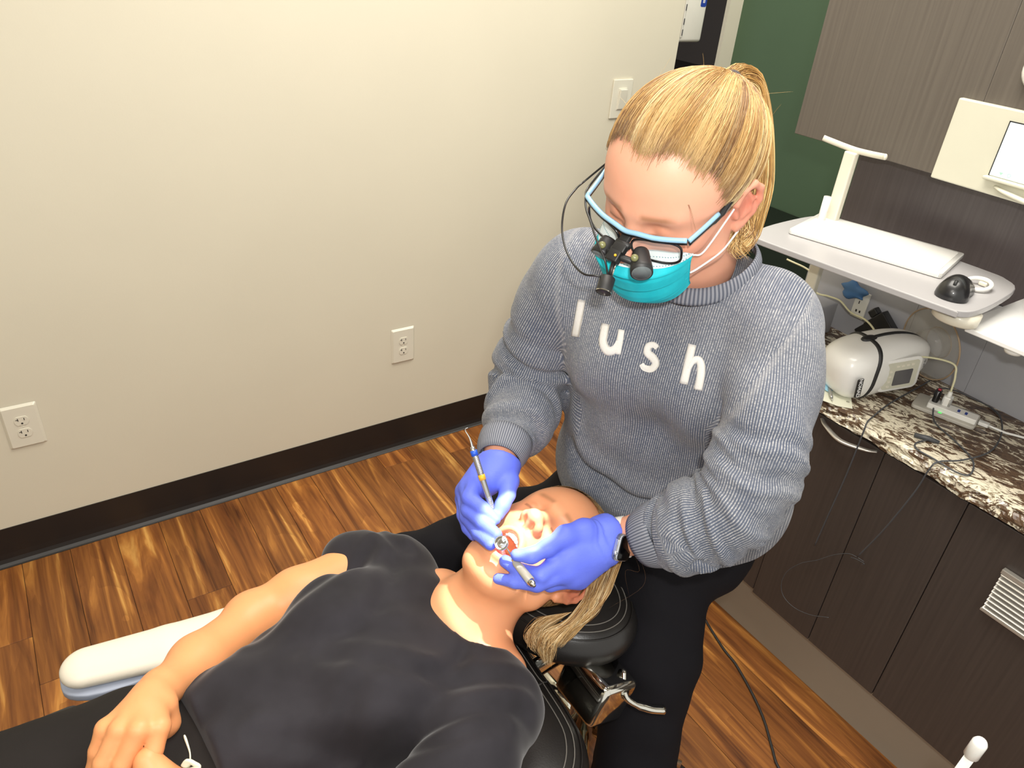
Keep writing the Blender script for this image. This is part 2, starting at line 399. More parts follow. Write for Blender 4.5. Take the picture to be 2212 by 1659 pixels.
# ---- wall plates
def duplex(cx, cz, label):
    t = thing('wall_outlet', label, 'outlet', (cx, YW, cz), 'duplex outlets on the cream wall')
    w_, h_ = 0.088, 0.134
    bm = bmesh.new(); a = [bm.verts.new((x_, 0, z_)) for x_, z_ in rrect(w_, h_, 0.004, 3)]; b = [bm.verts.new((x_ * (1 - 2 * .006 / w_), -0.0065, z_ * (1 - 2 * .006 / h_))) for x_, z_ in rrect(w_, h_, 0.004, 3)]
    bm.faces.new(b); n = len(a)
    for i in range(n): bm.faces.new((a[i], a[(i + 1) % n], b[(i + 1) % n], b[i]))
    bmesh.ops.recalc_face_normals(bm, faces=bm.faces[:])
    part('plate', xf(bmvf(bm), Matrix.Translation((cx, YW - 0.0005, cz))), M['plate'], t, False)
    for s in (1, -1):
        zc = cz + s * 0.0195
        prof_ = [(0.0172 * cos(q), max(-0.0135, min(0.0135, 0.0172 * sin(q)))) for q in np.linspace(0, 2 * pi, 28, endpoint=False)]
        M4 = Matrix.Translation((cx, YW - 0.0065, zc)) @ Matrix.Rotation(pi / 2, 4, 'X')
        so = part('socket', prism(prof_, 0.0022, M4, 0.0005), M['plate'], t, False)
        sl = [box((cx - .0085, YW - .0093, zc + .001), (cx - .0068, YW - .0085, zc + .0095)), box((cx - .0128, YW - .0093, zc + .0045), (cx - .0068, YW - .0085, zc + .0062)),
              box((cx + .0062, YW - .0093, zc + .0015), (cx + .0079, YW - .0085, zc + .0088)), prism([(.0026 * cos(q), .0026 * sin(q)) for q in np.linspace(0, 2 * pi, 10, endpoint=False)], .0006, Matrix.Translation((cx, YW - .0087, zc - .0072)) @ Matrix.Rotation(pi / 2, 4, 'X'))]
        part('slots', join(*sl), M['slot'], so, False)
    part('screw', prism([(.0024 * cos(q), .0024 * sin(q)) for q in np.linspace(0, 2 * pi, 10, endpoint=False)], .0012, Matrix.Translation((cx, YW - .0065, cz)) @ Matrix.Rotation(pi / 2, 4, 'X'), .0003), M['plate'], t, False)
duplex(1.019, 0.431, 'ivory duplex outlet on the cream wall above the middle of the black baseboard')
duplex(-0.118, 0.449, 'ivory duplex outlet low on the cream wall at the far left')
t_ = thing('light_switch', 'ivory rocker light switch on the cream wall left of the blonde hair', 'switch', (1.862, YW, 1.216))
part('plate', box((1.8625 - .044, YW - .0065, 1.216 - .065), (1.8625 + .044, YW - .0005, 1.216 + .065), 0.0025), M['plate'], t_, False)
part('rocker_frame', box((1.8625 - .019, YW - .0085, 1.216 - .036), (1.8625 + .019, YW - .006, 1.216 + .036), 0.001), M['plate'], t_, False)
part('rocker', box((1.8625 - .016, YW - .014, 1.216 - .033), (1.8625 + .016, YW - .0075, 1.216 + .033), 0.0012, rot=Matrix.Rotation(radians(5), 3, 'X')), M['plate'], t_, False)
# ---- dispenser on the wall end
M['wplastic'] = mat('white_plastic', (226, 224, 214), 0.3, var=0.01, coat=0.3)
M['bluelogo'] = mat('blue_print', (32, 62, 150), 0.5); M['logowhite'] = mat('white_print', (235, 235, 235), 0.5); M['slotdark'] = mat('dark_vent', (70, 72, 74), 0.6)
M['redlogo'] = mat('magenta_print', (205, 60, 120), 0.5)
t_ = thing('soap_dispenser', 'white wall dispenser with a blue logo on the end of the cream wall', 'dispenser', (2.16, 2.14, 1.4))
part('body', box((2.099, 2.088, 1.395), (2.215, 2.20, 1.68), 0.012, 3), M['wplastic'], t_)
part('cover_rim', box((2.104, 2.084, 1.41), (2.112, 2.10, 1.67), 0.003), M['wplastic'], t_)
for zz in (1.43, 1.465, 1.51): part('vent_slot', box((2.1065, 2.082, zz - .012), (2.1095, 2.087, zz + .008)), M['slotdark'], t_, False)
lg = part('logo_patch', prism(rrect(.028, .05, .006, 3, 2.193, 1.535), .0008, Matrix.Translation((0, 2.0885, 0)) @ Matrix.Rotation(pi / 2, 4, 'X')), M['bluelogo'], t_, False)
part('logo_print', text_vf('II', .022, .0003, Matrix.Translation((2.193, 2.0873, 1.53)) @ Matrix.Rotation(pi / 2, 4, 'X'), .0005), M['logowhite'], lg, False)
part('logo_print', box((2.197, 2.0868, 1.549), (2.206, 2.0876, 1.556)), M['redlogo'], lg, False)
# ================================================================== cabinets, counter and what lies on it
def lam(name, a, b, rough=0.45, sc=1.0):
    t = NT(name); v = t.mapping(t.obj(), (160 * sc, 160 * sc, 3 * sc)); n = t.noise(1.0, 3, v, 0.2)
    n2 = t.noise(2.2, 3)
    c = t.ramp(n, [(0.3, rgb(*a)), (0.7, rgb(*b))]); c = t.mix(t.math('MULTIPLY', n2, 0.25), c, rgb(*[int(x * .8) for x in a]))
    t.set(Base_Color=c, Roughness=rough); t.bump(n, 0.08, 0.0004); return t.m
M['door'] = lam('dark_espresso_laminate', (62, 55, 52), (71, 63, 59))
M['uplam'] = lam('grey_brown_laminate', (90, 83, 76), (101, 94, 86))
M['backlam'] = lam('grey_laminate_splash', (88, 81, 83), (99, 92, 94), 0.32)
M['toe'] = mat('toe_kick_greige', (148, 138, 124), 0.55, var=0.02, scale=4)
M['splash'] = mat('pale_grey_metal_splash', (163, 163, 168), 0.4, var=0.03, scale=2)
M['handle'] = mat('satin_nickel', (196, 192, 184), 0.32, metal=0.6)
M['gap'] = mat('shadow_gap', (14, 12, 11), 0.8)
M['white'] = mat('white_gloss_plastic', (236, 235, 230), 0.28, var=0.01, coat=0.4)
M['cream'] = mat('cream_plastic', (224, 219, 202), 0.35, var=0.02, coat=0.2)
M['blk'] = mat('black_plastic', (22, 22, 24), 0.35, coat=0.3)
M['blkm'] = mat('black_matte_plastic', (30, 30, 31), 0.5, spec=0.6)
M['cable_g'] = mat('grey_rubber_cable', (70, 72, 76), 0.5)
M['cable_w'] = mat('cream_cable', (216, 212, 176), 0.45)
M['chrome'] = mat('polished_chrome', (215, 214, 205), 0.08, metal=1.0, var=0.01)
M['steel'] = mat('brushed_steel', (185, 185, 183), 0.25, metal=0.85, var=0.03)
M['scr'] = mat('dark_grey_display', (92, 90, 92), 0.25)
M['glassplate'] = mat('clear_shield', (190, 186, 178), 0.06, **{'Alpha': 0.30}); M['rimtan'] = mat('tan_rim', (170, 146, 118), 0.3)
M['frost'] = mat('frosted_acrylic', (192, 190, 191), 0.32, var=0.02, scale=6, **{'Transmission_Weight': 0.22})
M['frostedge'] = mat('frosted_acrylic_edge', (240, 240, 238), 0.3, var=0.01)
def granite():
    t = NT('brown_cream_granite'); o = t.obj()
    rot = t.mapping(o, (1, 1, 1), (0, 0, radians(-14)))
    n1 = t.noise(1.0, 8, t.mapping(rot, (46, 17, 30)), 1.6, 0.68)
    n2 = t.noise(1.0, 3, t.mapping(rot, (9, 4, 9)), 1.2)
    n3 = t.noise(1.0, 6, t.mapping(rot, (120, 50, 100)), 1.0, 0.7)
    f = t.math('ADD', t.math('MULTIPLY', n1, 0.75), t.math('MULTIPLY', n2, 0.3)); f = t.math('ADD', f, t.math('MULTIPLY', n3, 0.12))
    c = t.ramp(f, [(0.42, rgb(30, 25, 24)), (0.50, rgb(78, 60, 48)), (0.575, rgb(104, 82, 62)), (0.592, rgb(60, 50, 44)), (0.605, rgb(214, 204, 182)), (0.66, rgb(232, 224, 202)), (0.70, rgb(170, 162, 140)), (0.73, rgb(110, 90, 66)), (0.8, rgb(222, 206, 170))])
    t.set(Base_Color=c, Roughness=0.22); t.b.inputs['Specular IOR Level'].default_value = 0.45; t.bump(n3, 0.05, 0.0005); return t.m
M['granite'] = granite()
XT, XD = 1.50, 1.425
st('trim_2', box((XT, -0.6, 0.0), (XT + 0.02, 1.15, 0.235)), M['toe'], label='greige toe kick under the dark base cabinets')
def handle(parent, y0, y1, x, z, sag=0.0, r=0.006, mt=None, name='handle'):
    pts = spline([(x, y0, z + .004), (x - .012, y0 * .85 + y1 * .15, z), (x - .026, (y0 + y1) / 2, z - .004), (x - .012, y0 * .15 + y1 * .85, z), (x, y1, z + .004)], 8)
    rr = r * (0.75 + 0.45 * np.sin(np.linspace(0, pi, len(pts))))
    return part(name, tube(pts, rr, 10, flat=0.55, up=(1, 0, 0)), mt or M['handle'], parent)
units = [('leftmost dark base cabinet with a drawer front, half behind the grey sweater', 0.7855, 1.15, 0.004), ('dark base cabinet door with the curved nickel handle', 0.6015, 0.785, 0.0), ('plain dark base cabinet between the handled door and the vented one', 0.4175, 0.601, 0.0), ('dark base cabinet with the silver vent grille', -0.30, 0.417, 0.0)]
for i, (lb, y0, y1, dx) in enumerate(units):
    t = thing('base_cabinet', lb, 'cabinet', (1.6, (y0 + y1) / 2, 0.235), 'dark base cabinets under the granite')
    part('body', box((XD + 0.022 + dx, y0, 0.236), (1.733, y1, 0.818), 0.001, 1), M['gap'], t, False)
    z0 = 0.216 if i else 0.222
    if i == 0:
        part('door', box((XD + dx, y0 + .002, z0), (XD + .02 + dx, y1 - .002, 0.412), 0.0015), M['door'], t, False)
        part('drawer', box((XD + dx, y0 + .002, 0.416), (XD + .02 + dx, y1 - .002, 0.806), 0.0015), M['door'], t, False)
    else:
        dr = part('door', box((XD, y0 + .0006, z0), (XD + .02, y1 - .0006, 0.806), 0.0015), M['door'], t, False)
        if i == 1: handle(dr, 0.617, 0.759, XD - 0.001, 0.795)
    if i == 3:
        g = part('vent_grille', box((1.4215, 0.05, 0.618), (1.4245, 0.312, 0.724), 0.001), M['slotdark'], t, False)
        for k in range(9):
            zz = 0.626 + k * 0.0112
            part('slat', box((1.411, 0.052, zz - .0012), (1.423, 0.31, zz + .0012), 0.0004, 1, rot=Matrix.Rotation(radians(-28), 3, 'Y')), M['handle'], g, False)
        part('rail', box((1.412, 0.05, 0.716), (1.424, 0.312, 0.726), 0.001), M['handle'], g, False)
        part('rail', box((1.412, 0.05, 0.616), (1.424, 0.312, 0.622), 0.001), M['handle'], g, False)
# granite top with a chiselled front edge
ny, rr_ = 260, np.random.default_rng(3)
def fbm(x, y, seed=0):
    r = np.random.default_rng(seed); o = 0
    for k in range(5):
        a, b, c = r.uniform(-1, 1, 3); q = 2.0 ** k; o = o + np.sin(x * q * (1 + .3 * a) + y * q * (1 + .3 * b) * 1.3 + c * 9 + 1.7 * np.sin(y * q * .9 + a * 5)) / q
    return o / 1.7
ys = np.linspace(-0.30, 1.15, ny); prof = []
nz = 9
V = []
for i, yy in enumerate(ys):
    V.append((1.7345, yy, 0.8200))
    V.append((1.43, yy, 0.8200))
    for k in range(nz):
        s = k / (nz - 1); z = 0.8205 + s * 0.0385
        d = 0.004 * fbm(yy * 34, z * 240, 5) + 0.0025 * fbm(yy * 120, z * 600, 8) + 0.006 * abs(fbm(yy * 14, z * 90, 9))
        V.append((1.4015 + d - 0.004 * sin(pi * s) + (0.004 if k in (0, nz - 1) else 0), yy, z))
    V.append((1.425, yy, 0.860)); V.append((1.7345, yy, 0.860))
n_ = nz + 4
F = [(i * n_ + j, (i + 1) * n_ + j, (i + 1) * n_ + (j + 1) % n_, i * n_ + (j + 1) % n_) for i in range(ny - 1) for j in range(n_)]
F += [tuple(range(n_)), tuple((ny - 1) * n_ + j for j in range(n_))[::-1]]
link('countertop', mesh('countertop', V, F, M['granite'], False), label='brown and cream granite countertop with a chiselled front edge', cat='countertop')
t = thing('back_panel_unit', 'grey panelled back of the workstation between counter and upper cabinet', 'panel', (1.74, .5, .86))
for y0, y1 in ((-0.30, 0.6204), (0.621, 0.7904), (0.791, 1.10)): part('splash_panel', box((1.736, y0, 0.822), (1.748, y1, 1.078), 0.0003), M['splash'], t, False)
part('laminate_panel', box((1.7365, -0.30, 1.080), (1.75, 1.056, 1.331), 0.001), M['backlam'], t, False)
part('core', box((1.751, -0.30, 0.0), (2.0, 1.056, 1.329), 0.001), M['gap'], t, False)
t = thing('upper_cabinet', 'wide grey-brown upper cabinet with flat doors above the workstation', 'cabinet', (1.8, .4, 1.33))
part('body', box((1.6215, -0.30, 1.332), (2.0, 1.153, 2.5), 0.001), M['uplam'], t, False)
for y0, y1 in ((0.7566, 1.155), (0.33, 0.7562), (-0.30, 0.3285)): part('door', box((1.60, y0, 1.33), (1.62, y1, 2.5), 0.0012), M['uplam'], t, False)
# display panel set on the cabinet front
M['pbeige'] = mat('pale_beige_panel', (206, 204, 186), 0.4, var=0.01, coat=0.2)
M['screen'] = mat('lit_touch_screen', (210, 222, 226), 0.2, emit=(212, 226, 232), estr=0.55)
M['scrink'] = mat('pale_green_icon', (150, 200, 170), 0.5, emit=(170, 214, 190), estr=0.3)
M['scrblue'] = mat('blue_icon', (60, 150, 220), 0.5, emit=(60, 150, 220), estr=0.4)
t = thing('display_panel', 'pale beige control panel with a lit screen on the upper cabinet', 'panel', (1.59, .6, 1.33))
part('housing', box((1.585, 0.35, 1.326), (1.5995, 0.797, 1.482), 0.003), M['pbeige'], t, False)
sc_ = part('screen', box((1.5825, 0.45, 1.362), (1.5855, 0.687, 1.460), 0.0006), M['screen'], t, False)
part('screen_bezel', join(box((1.5828, 0.687, 1.361), (1.5862, 0.689, 1.461)), box((1.5828, 0.45, 1.460), (1.5862, 0.689, 1.462))), M['blkm'], t, False)
part('ledge', box((1.570, 0.44, 1.3545), (1.586, 0.693, 1.3605), 0.002), M['pbeige'], t, False)
part('icon', xf(prism([(0, 0), (.004, .005), (-.004, .005)], .0004), Matrix(((0, 0, -1, 1.5824), (-1, 0, 0, .667), (0, 1, 0, 1.3665), (0, 0, 0, 1)))), M['scrink'], sc_, False)
part('icon', tube([(1.5822, .652 + .003 * cos(a), 1.3695 + .003 * sin(a)) for a in np.linspace(0, 2 * pi, 12, endpoint=False)], .0005, 4, closed=True), M['scrink'], sc_)
part('icon', box((1.5818, 0.60, 1.398), (1.5826, 0.612, 1.409)), M['scrblue'], sc_, False)
handle(t, 0.45, 0.668, 1.583, 1.340, mt=M['pbeige'], r=0.007)
t = tag(part('door_knob', lathe([(0, 0), (.034, 0), (.036, .006), (.03, .016), (.012, .022), (0, .023)], 28, frame((1.599, 0.672, 1.551), (0, 1, 0), (0, 0, 1)) @ Matrix.Rotation(pi, 4, 'X')), M['white']), 'white round knob on the upper cabinet door at the right edge', 'knob')
# acrylic shelf on a post
sx = [(1.318, .957), (1.325, .985), (1.36, 1.010), (1.43, 1.024), (1.545, 1.03), (1.60, 1.02), (1.628, .985), (1.642, .66), (1.635, .60), (1.60, .565), (1.50, .548), (1.43, .543), (1.398, .546), (1.378, .560), (1.368, .59)]
oc = spline([(x_, y_, 0) for x_, y_ in sx], 3, closed=True)
t = thing('acrylic_shelf', 'frosted acrylic shelf above the granite counter carrying the white keyboard', 'shelf', (1.5, .8, 1.16))
part('plate', prism([(q[0], q[1]) for q in oc], 0.013, Matrix.Translation((0, 0, 1.157)), 0.002), M['frost'], t, False)
part('bracket', lathe([(0, 0), (.036, 0), (.042, .004), (.043, .026), (0, .026)], 32, Matrix.Translation((1.425, .578, 1.1305)) @ Matrix.Diagonal((.75, 1, 1, 1))), M['cream'], t)
part('post', box((1.556, .957, .8612), (1.574, .985, 1.335), 0.003), M['cream'], t, False)
part('top_bar', tube(spline([(1.548, 1.040, 1.350), (1.556, 1.020, 1.346), (1.566, .97, 1.340), (1.566, .93, 1.341), (1.558, .895, 1.345), (1.552, .885, 1.347)], 6), .0065, 10, flat=0.6, up=(0, 0, 1)), M['cream'], t)
part('side_tube', tube([(1.535, .978, 1.171), (1.535, .978, 1.236)], .0085, 14), M['white'], t)
part('cross_arm', box((1.43, .94, 1.146), (1.60, .99, 1.1565), .002), M['cream'], t, False)
kb = thing('keyboard', 'flat white keyboard lying on the frosted acrylic shelf', 'keyboard', (1.53, .84, 1.171))
kc = [(1.412, .960), (1.572, 1.029), (1.656, .702), (1.497, .653)]
kax = Vector((kc[0][0] - kc[3][0], kc[0][1] - kc[3][1], 0)); kay = Vector((kc[1][0] - kc[0][0], kc[1][1] - kc[0][1], 0)); kl, kw = kax.length, kay.length
KM = frame((sum(q[0] for q in kc) / 4, sum(q[1] for q in kc) / 4, 1.171), -kax, kay)
part('body', xf(prism(rrect(kl, kw, .006, 4), .011, None, .0015), KM), M['white'], kb)
part('key_membrane', xf(prism(rrect(kl - .02, kw - .02, .004, 3), .0008, Matrix.Translation((0, 0, .011))), KM), M['white'], kb, False)
# mouse and its ring
def supere(a, b, c, e1, e2, nu=20, nv=36):
    V = []; F = []
    f_ = lambda w_, e: np.sign(w_) * abs(w_) ** e
    for i in range(nu + 1):
        u = -pi / 2 + pi * i / nu
        for j in range(nv):
            v = 2 * pi * j / nv; V.append((a * f_(cos(u), e1) * f_(cos(v), e2), b * f_(cos(u), e1) * f_(sin(v), e2), c * f_(sin(u), e1)))
    for i in range(nu):
        for j in range(nv): k = (j + 1) % nv; F.append((i * nv + j, i * nv + k, (i + 1) * nv + k, (i + 1) * nv + j))
    return V, F
ms = thing('computer_mouse', 'glossy black computer mouse at the right end of the acrylic shelf', 'mouse', (1.433, .60, 1.171))
V, F = supere(.050, .032, .036, 1.0, .9, 16, 32)
V = [(x_, y_ * (1 - .15 * cos(x_ / .046 * pi)), (max(z_, -.002) * (1 + .25 * x_ / .046 * -1))) for x_, y_, z_ in V]
MM = frame((1.448, .606, 1.173), (0.85, .25, 0), (-.25, .85, 0))
part('shell', xf((V, F), MM), M['blk'], ms)
part('wheel', xf(lathe([(0, -.003), (.006, -.003), (.007, 0), (.006, .003), (0, .003)], 14), MM @ Matrix.Translation((-.034, 0, .028)) @ Matrix.Rotation(pi / 2, 4, 'X')), M['blkm'], ms)
rg = thing('mouse_ring', 'white plastic ring lying behind the black mouse on the shelf', 'ring', (1.52, .60, 1.171))
cpt = [(1.522 + .026 * cos(a), .602 + .022 * sin(a), 1.179 + .004 * cos(a)) for a in np.linspace(0, 2 * pi, 28, endpoint=False)]
part('band', tube(cpt, .0042, 8, closed=True), M['white'], rg)
part('foot', box((1.540, .594, 1.171), (1.552, .610, 1.179), .002), M['cream'], rg)
t = thing('side_tray', 'white tray lower right of the acrylic shelf', 'tray', (1.58, .5, 1.12))
part('plate', prism([(1.43, .555), (1.47, .572), (1.70, .575), (1.72, .55), (1.72, .2), (1.44, .2)], .010, Matrix.Translation((0, 0, 1.118)), .002), M['frostedge'], t, False)
part('arm', box((1.58, .3, 1.09), (1.733, .36, 1.117), .003), M['cream'], t, False)
part('button', lathe([(0, 0), (.014, 0), (.016, .006), (.012, .012), (0, .012)], 18, Matrix.Translation((1.46, .475, 1.1055))), M['white'], t)

# handheld x-ray unit
xr = thing('xray_camera', 'white handheld dental x-ray unit with a round clear shield on the granite counter', 'x-ray unit', (1.55, .74, .86))
XM = frame((1.540, .745, .861 + .068), (0.93, -0.28, 0.12), (0.28, .95, -0.0))
ea, eb, ec = .124, .056, .067
V, F = supere(ea, eb, ec, .66, .58, 28, 48)
V = [(x_, y_ * (1 - .22 * (x_ / ea)), z_ * (1 - .30 * max(0, x_ / ea) ** 1.5) + .004 * x_ / ea) for x_, y_, z_ in V]
part('body', xf((V, F), XM), M['white'], xr)
def sup_pt(x_, th):     # a point of the body surface in the cross-section at x_
    cu = max(0, 1 - abs(x_ / ea) ** (2 / .62)) ** .62
    f_ = lambda w_, e: np.sign(w_) * abs(w_) ** e
    y_ = eb * f_(cos(th), .66) * cu ** .8; z_ = ec * f_(sin(th), .66) * cu ** .8
    return np.array([x_, y_ * (1 - .22 * x_ / ea), z_ * (1 - .30 * max(0, x_ / ea) ** 1.5) + .004 * x_ / ea])
ring = [XM @ Vector(sup_pt(-.052 + .016 * sin(th), th)) for th in np.linspace(0, 2 * pi, 60, endpoint=False)]
part('grey_band', tube([tuple(XM @ (XM.inverted() @ q * .97)) for q in ring], .0060, 8, closed=True), M['blkm'], xr, label='dark rubber band round the body')
top = [XM @ Vector(sup_pt(x_, pi / 2)) for x_ in np.linspace(-.04, .128, 24)]
part('top_seam', tube([tuple(q) for q in top], .0042, 8), M['blkm'], xr)
part('trigger_pad', xf(supere(.020, .011, .006, 1, 1, 8, 20), XM @ Matrix.Translation(sup_pt(-.035, pi / 2)) ), M['blkm'], xr)
PM = XM @ Matrix.Translation((.018, -.0525, -.006)) @ Matrix.Rotation(radians(-4), 4, 'Z') @ Matrix.Rotation(pi / 2, 4, 'X')
cp = part('control_panel', prism(rrect(.098, .082, .014, 5), .006, PM, .002), M['white'], xr)
part('panel_inset', prism(rrect(.082, .068, .008, 4), .0008, PM @ Matrix.Translation((0, 0, .006))), M['pbeige'], cp, False)
part('screen', prism(rrect(.044, .038, .002, 2, .006, -.007), .0012, PM @ Matrix.Translation((0, 0, .0066))), M['scr'], cp, False)
for k in range(4): part('button', prism(rrect(.007, .005, .0015, 2, -.026 + 0 * k, .012 - k * .013), .0012, PM @ Matrix.Translation((0, 0, .0066))), M['cream'], cp, False)
for k in range(4): part('button', prism(rrect(.008, .005, .0015, 2, -.012 + k * .012, .024), .0012, PM @ Matrix.Translation((0, 0, .0066))), M['cream'], cp, False)
LM = XM @ Matrix.Translation((-.092, -.0640, -.012)) @ Matrix.Rotation(radians(4), 4, 'Z') @ Matrix.Rotation(pi / 2, 4, 'X')
lb = part('name_badge', prism(rrect(.016, .046, .002, 2), .0022, LM, .0005), M['blkm'], xr, False)
part('badge_print', text_vf('NOMAD', .0125, .0002, LM @ Matrix.Translation((0, 0, .0024)) @ Matrix.Rotation(-pi / 2, 4, 'Z'), .0002), M['logowhite'], lb, False)
part('small_print', text_vf('CRB 600', .007, .0002, XM @ Matrix.Translation((.088, -.0475, .004)) @ Matrix.Rotation(radians(-8), 4, 'Z') @ Matrix.Rotation(pi / 2, 4, 'X') @ Matrix.Rotation(-pi / 2, 4, 'Z'), 0), M['scr'], xr, False)
SM = XM @ Matrix.Translation((.138, .002, .012)) @ Matrix.Rotation(pi / 2, 4, 'Y')
part('nose_cone', lathe([(0, -.01), (.036, -.01), (.036, .028), (.034, .028), (.034, -.008), (0, -.008)], 36, SM, cap=False), M['glassplate'], xr)
part('shield', lathe([(.034, .004), (.083, .004), (.083, .007), (.034, .007)], 48, SM, cap=False), M['glassplate'], xr)
part('shield_rim', tube([tuple(SM @ Vector((.083 * cos(a), .083 * sin(a), .0055))) for a in np.linspace(0, 2 * pi, 60, endpoint=False)], .0019, 6, closed=True), M['rimtan'], xr)
part('cone_rim', tube([tuple(SM @ Vector((.036 * cos(a), .036 * sin(a), .028))) for a in np.linspace(0, 2 * pi, 48, endpoint=False)], .0014, 6, closed=True), M['rimtan'], xr)
hp = [XM @ Vector(q) for q in ((-.085, .03, -.008), (-.10, .07, -.022), (-.105, .15, -.036), (-.10, .20, -.04))]
part('grip', tube(spline([tuple(q) for q in hp], 6), [.021] * 15 + [.0225] * 4, 18), M['cream'], xr)

# tray paper, mask, instrument
M['paper'] = mat('tray_paper', (228, 228, 208), 0.7, var=0.01); M['hole'] = mat('grey_hole', (170, 168, 150), 0.8)
t = thing('paper_pouch', 'cream paper pouch at the counter edge under the blue mask', 'paper', (1.41, .78, .8605))
pp = [(1.405, .700), (1.384, .722), (1.372, .755), (1.40, .87), (1.55, .88), (1.50, .80), (1.455, .74)]
pp = [(x_ + .018, y_) for x_, y_ in pp]
part('sheet', prism(pp, .0012, Matrix.Translation((0, 0, .8604))), M['paper'], t, False)
for a_, b_ in ((1.437, .722), (1.46, .745)): part('punched_spot', lathe([(0, 0), (.0038, 0), (.0038, .0004), (0, .0004)], 14, Matrix.Translation((a_, b_, .8617))), M['hole'], t)
M['mblue'] = mat('pale_blue_nonwoven', (150, 200, 222), 0.7, var=0.05, scale=30, bump=0.3, bscale=500)
V = []; F = []; n1_, n2_ = 14, 10
for i in range(n1_):
    for j in range(n2_):
        s, q = i / (n1_ - 1), j / (n2_ - 1); V.append((1.43 + .11 * s - .02 * q, .765 + .095 * q + .02 * s, .8625 + .014 * abs(sin(3.2 * s + 2 * q)) * sin(pi * q) + .004 * sin(9 * s + 5 * q) ** 2))
F = [(i * n2_ + j, (i + 1) * n2_ + j, (i + 1) * n2_ + j + 1, i * n2_ + j + 1) for i in range(n1_ - 1) for j in range(n2_ - 1)]
fm = link('crumpled_mask', mesh('crumpled_mask', V, F, M['mblue']), label='crumpled pale blue mask on the counter beside the x-ray unit', cat='mask')
so = fm.modifiers.new('t', 'SOLIDIFY'); so.thickness = 0.0012; so.offset = 1
M['ringy'] = mat('yellow_band', (226, 172, 40), 0.45, coat=0.2); M['ringb'] = mat('blue_band', (30, 84, 200), 0.45, coat=0.2)
sp = thing('spare_scaler', 'steel scaler with a yellow band lying on the cream paper', 'instrument', (1.42, .76, .865))
a_, b_ = np.array((1.476, .810, .8668)), np.array((1.408, .745, .8668))
part('handle', tube([a_ + (b_ - a_) * q for q in (0, .02, .9, 1)], [.003, .0042, .0042, .0028], 14), M['steel'], sp)
part('colour_band', tube([a_ + (b_ - a_) * .45, a_ + (b_ - a_) * .52], .0046, 14), M['ringy'], sp)
part('tip', tube([b_, b_ + (b_ - a_) * .1], [.0024, .001], 10), M['steel'], sp)
# power block with plugs
pb = thing('power_block', 'grey desktop power block with a white outlet strip on the granite', 'power strip', (1.60, .60, .86))
BM = frame((1.600, .590, .8602), (-.38, -.92, 0), (.92, -.38, 0))
BM = frame((1.605, .592, .8602), (.30, -1, 0), (1, .30, 0)) @ Matrix.Scale(.86, 4)
M['pgrey'] = mat('warm_grey_plastic', (186, 182, 172), 0.4)
part('base_plate', prism(rrect(.15, .082, .010, 4), .010, BM, .002), M['pgrey'], pb)
part('outlet_strip', prism(rrect(.115, .034, .004, 3, .015, -.012), .014, BM @ Matrix.Translation((0, 0, .010)), .0015), M['white'], pb, False)
for k, xx in enumerate((.028, .045)): part('usb_slot', box((xx - .003, -.019, .0238), (xx + .003, -.005, .0245)), M['bluelogo'], pb, False).data.transform(BM)
part('status_light', box((-.012, -.034, .0102), (-.004, -.030, .0108)), mat('green_led', (60, 220, 80), .4, emit=(60, 230, 90), estr=1.2), pb, False).data.transform(BM)
pw = thing('white_plug', 'white plug standing in the power block', 'plug', tuple(BM @ Vector((0, -.012, .025))))
part('body', prism(rrect(.022, .022, .004, 3), .026, BM @ Matrix.Translation((-.006, -.008, .0245)), .003), M['white'], pw)
def cord(pts, r, mt, parent, n=8, name='cord', seg=8, **kw): return part(name, tube(spline(pts, n), r, seg), mt, parent, **kw)
p0 = BM @ Vector((-.006, -.008, .050)); P0 = np.array(p0)
part('neck', tube([P0 - (0, 0, .004), P0 + (0, 0, .012)], [.006, .004], 12), M['white'], pw)
cord([P0 + (0, 0, .01), P0 + (-.002, .004, .05), P0 + (.0, .02, .072), P0 + (-.01, .08, .06), P0 + (-.02, .14, .02)], .0022, M['cable_w'], pw)
pk = thing('black_plug', 'small black plug beside the white plug in the power block', 'plug', tuple(BM @ Vector((-.03, -.012, .025))))
part('body', prism(rrect(.014, .018, .004, 3), .034, BM @ Matrix.Translation((-.030, -.010, .0245)), .003), M['bluelogo'].copy() if 0 else M['blk'], pk)
part('cap', prism(rrect(.008, .008, .002, 2), .004, BM @ Matrix.Translation((-.030, -.010, .0585))), mat('red_cap', (170, 50, 66), .5), pk)
us = thing('usb_lead', 'white usb lead running from the power block to the right edge', 'cable', tuple(BM @ Vector((.085, 0, 0))))
part('plug', prism(rrect(.024, .016, .002, 2), .009, BM @ Matrix.Translation((.088, .004, .0025)), .001), M['white'], us)
q0 = np.array(BM @ Vector((.1, .004, .007)))
cord([q0, q0 + (.01, -.03, -.002), (1.655, .46, .8645), (1.69, .40, .864), (1.72, .32, .864)], .0026, M['white'], us)
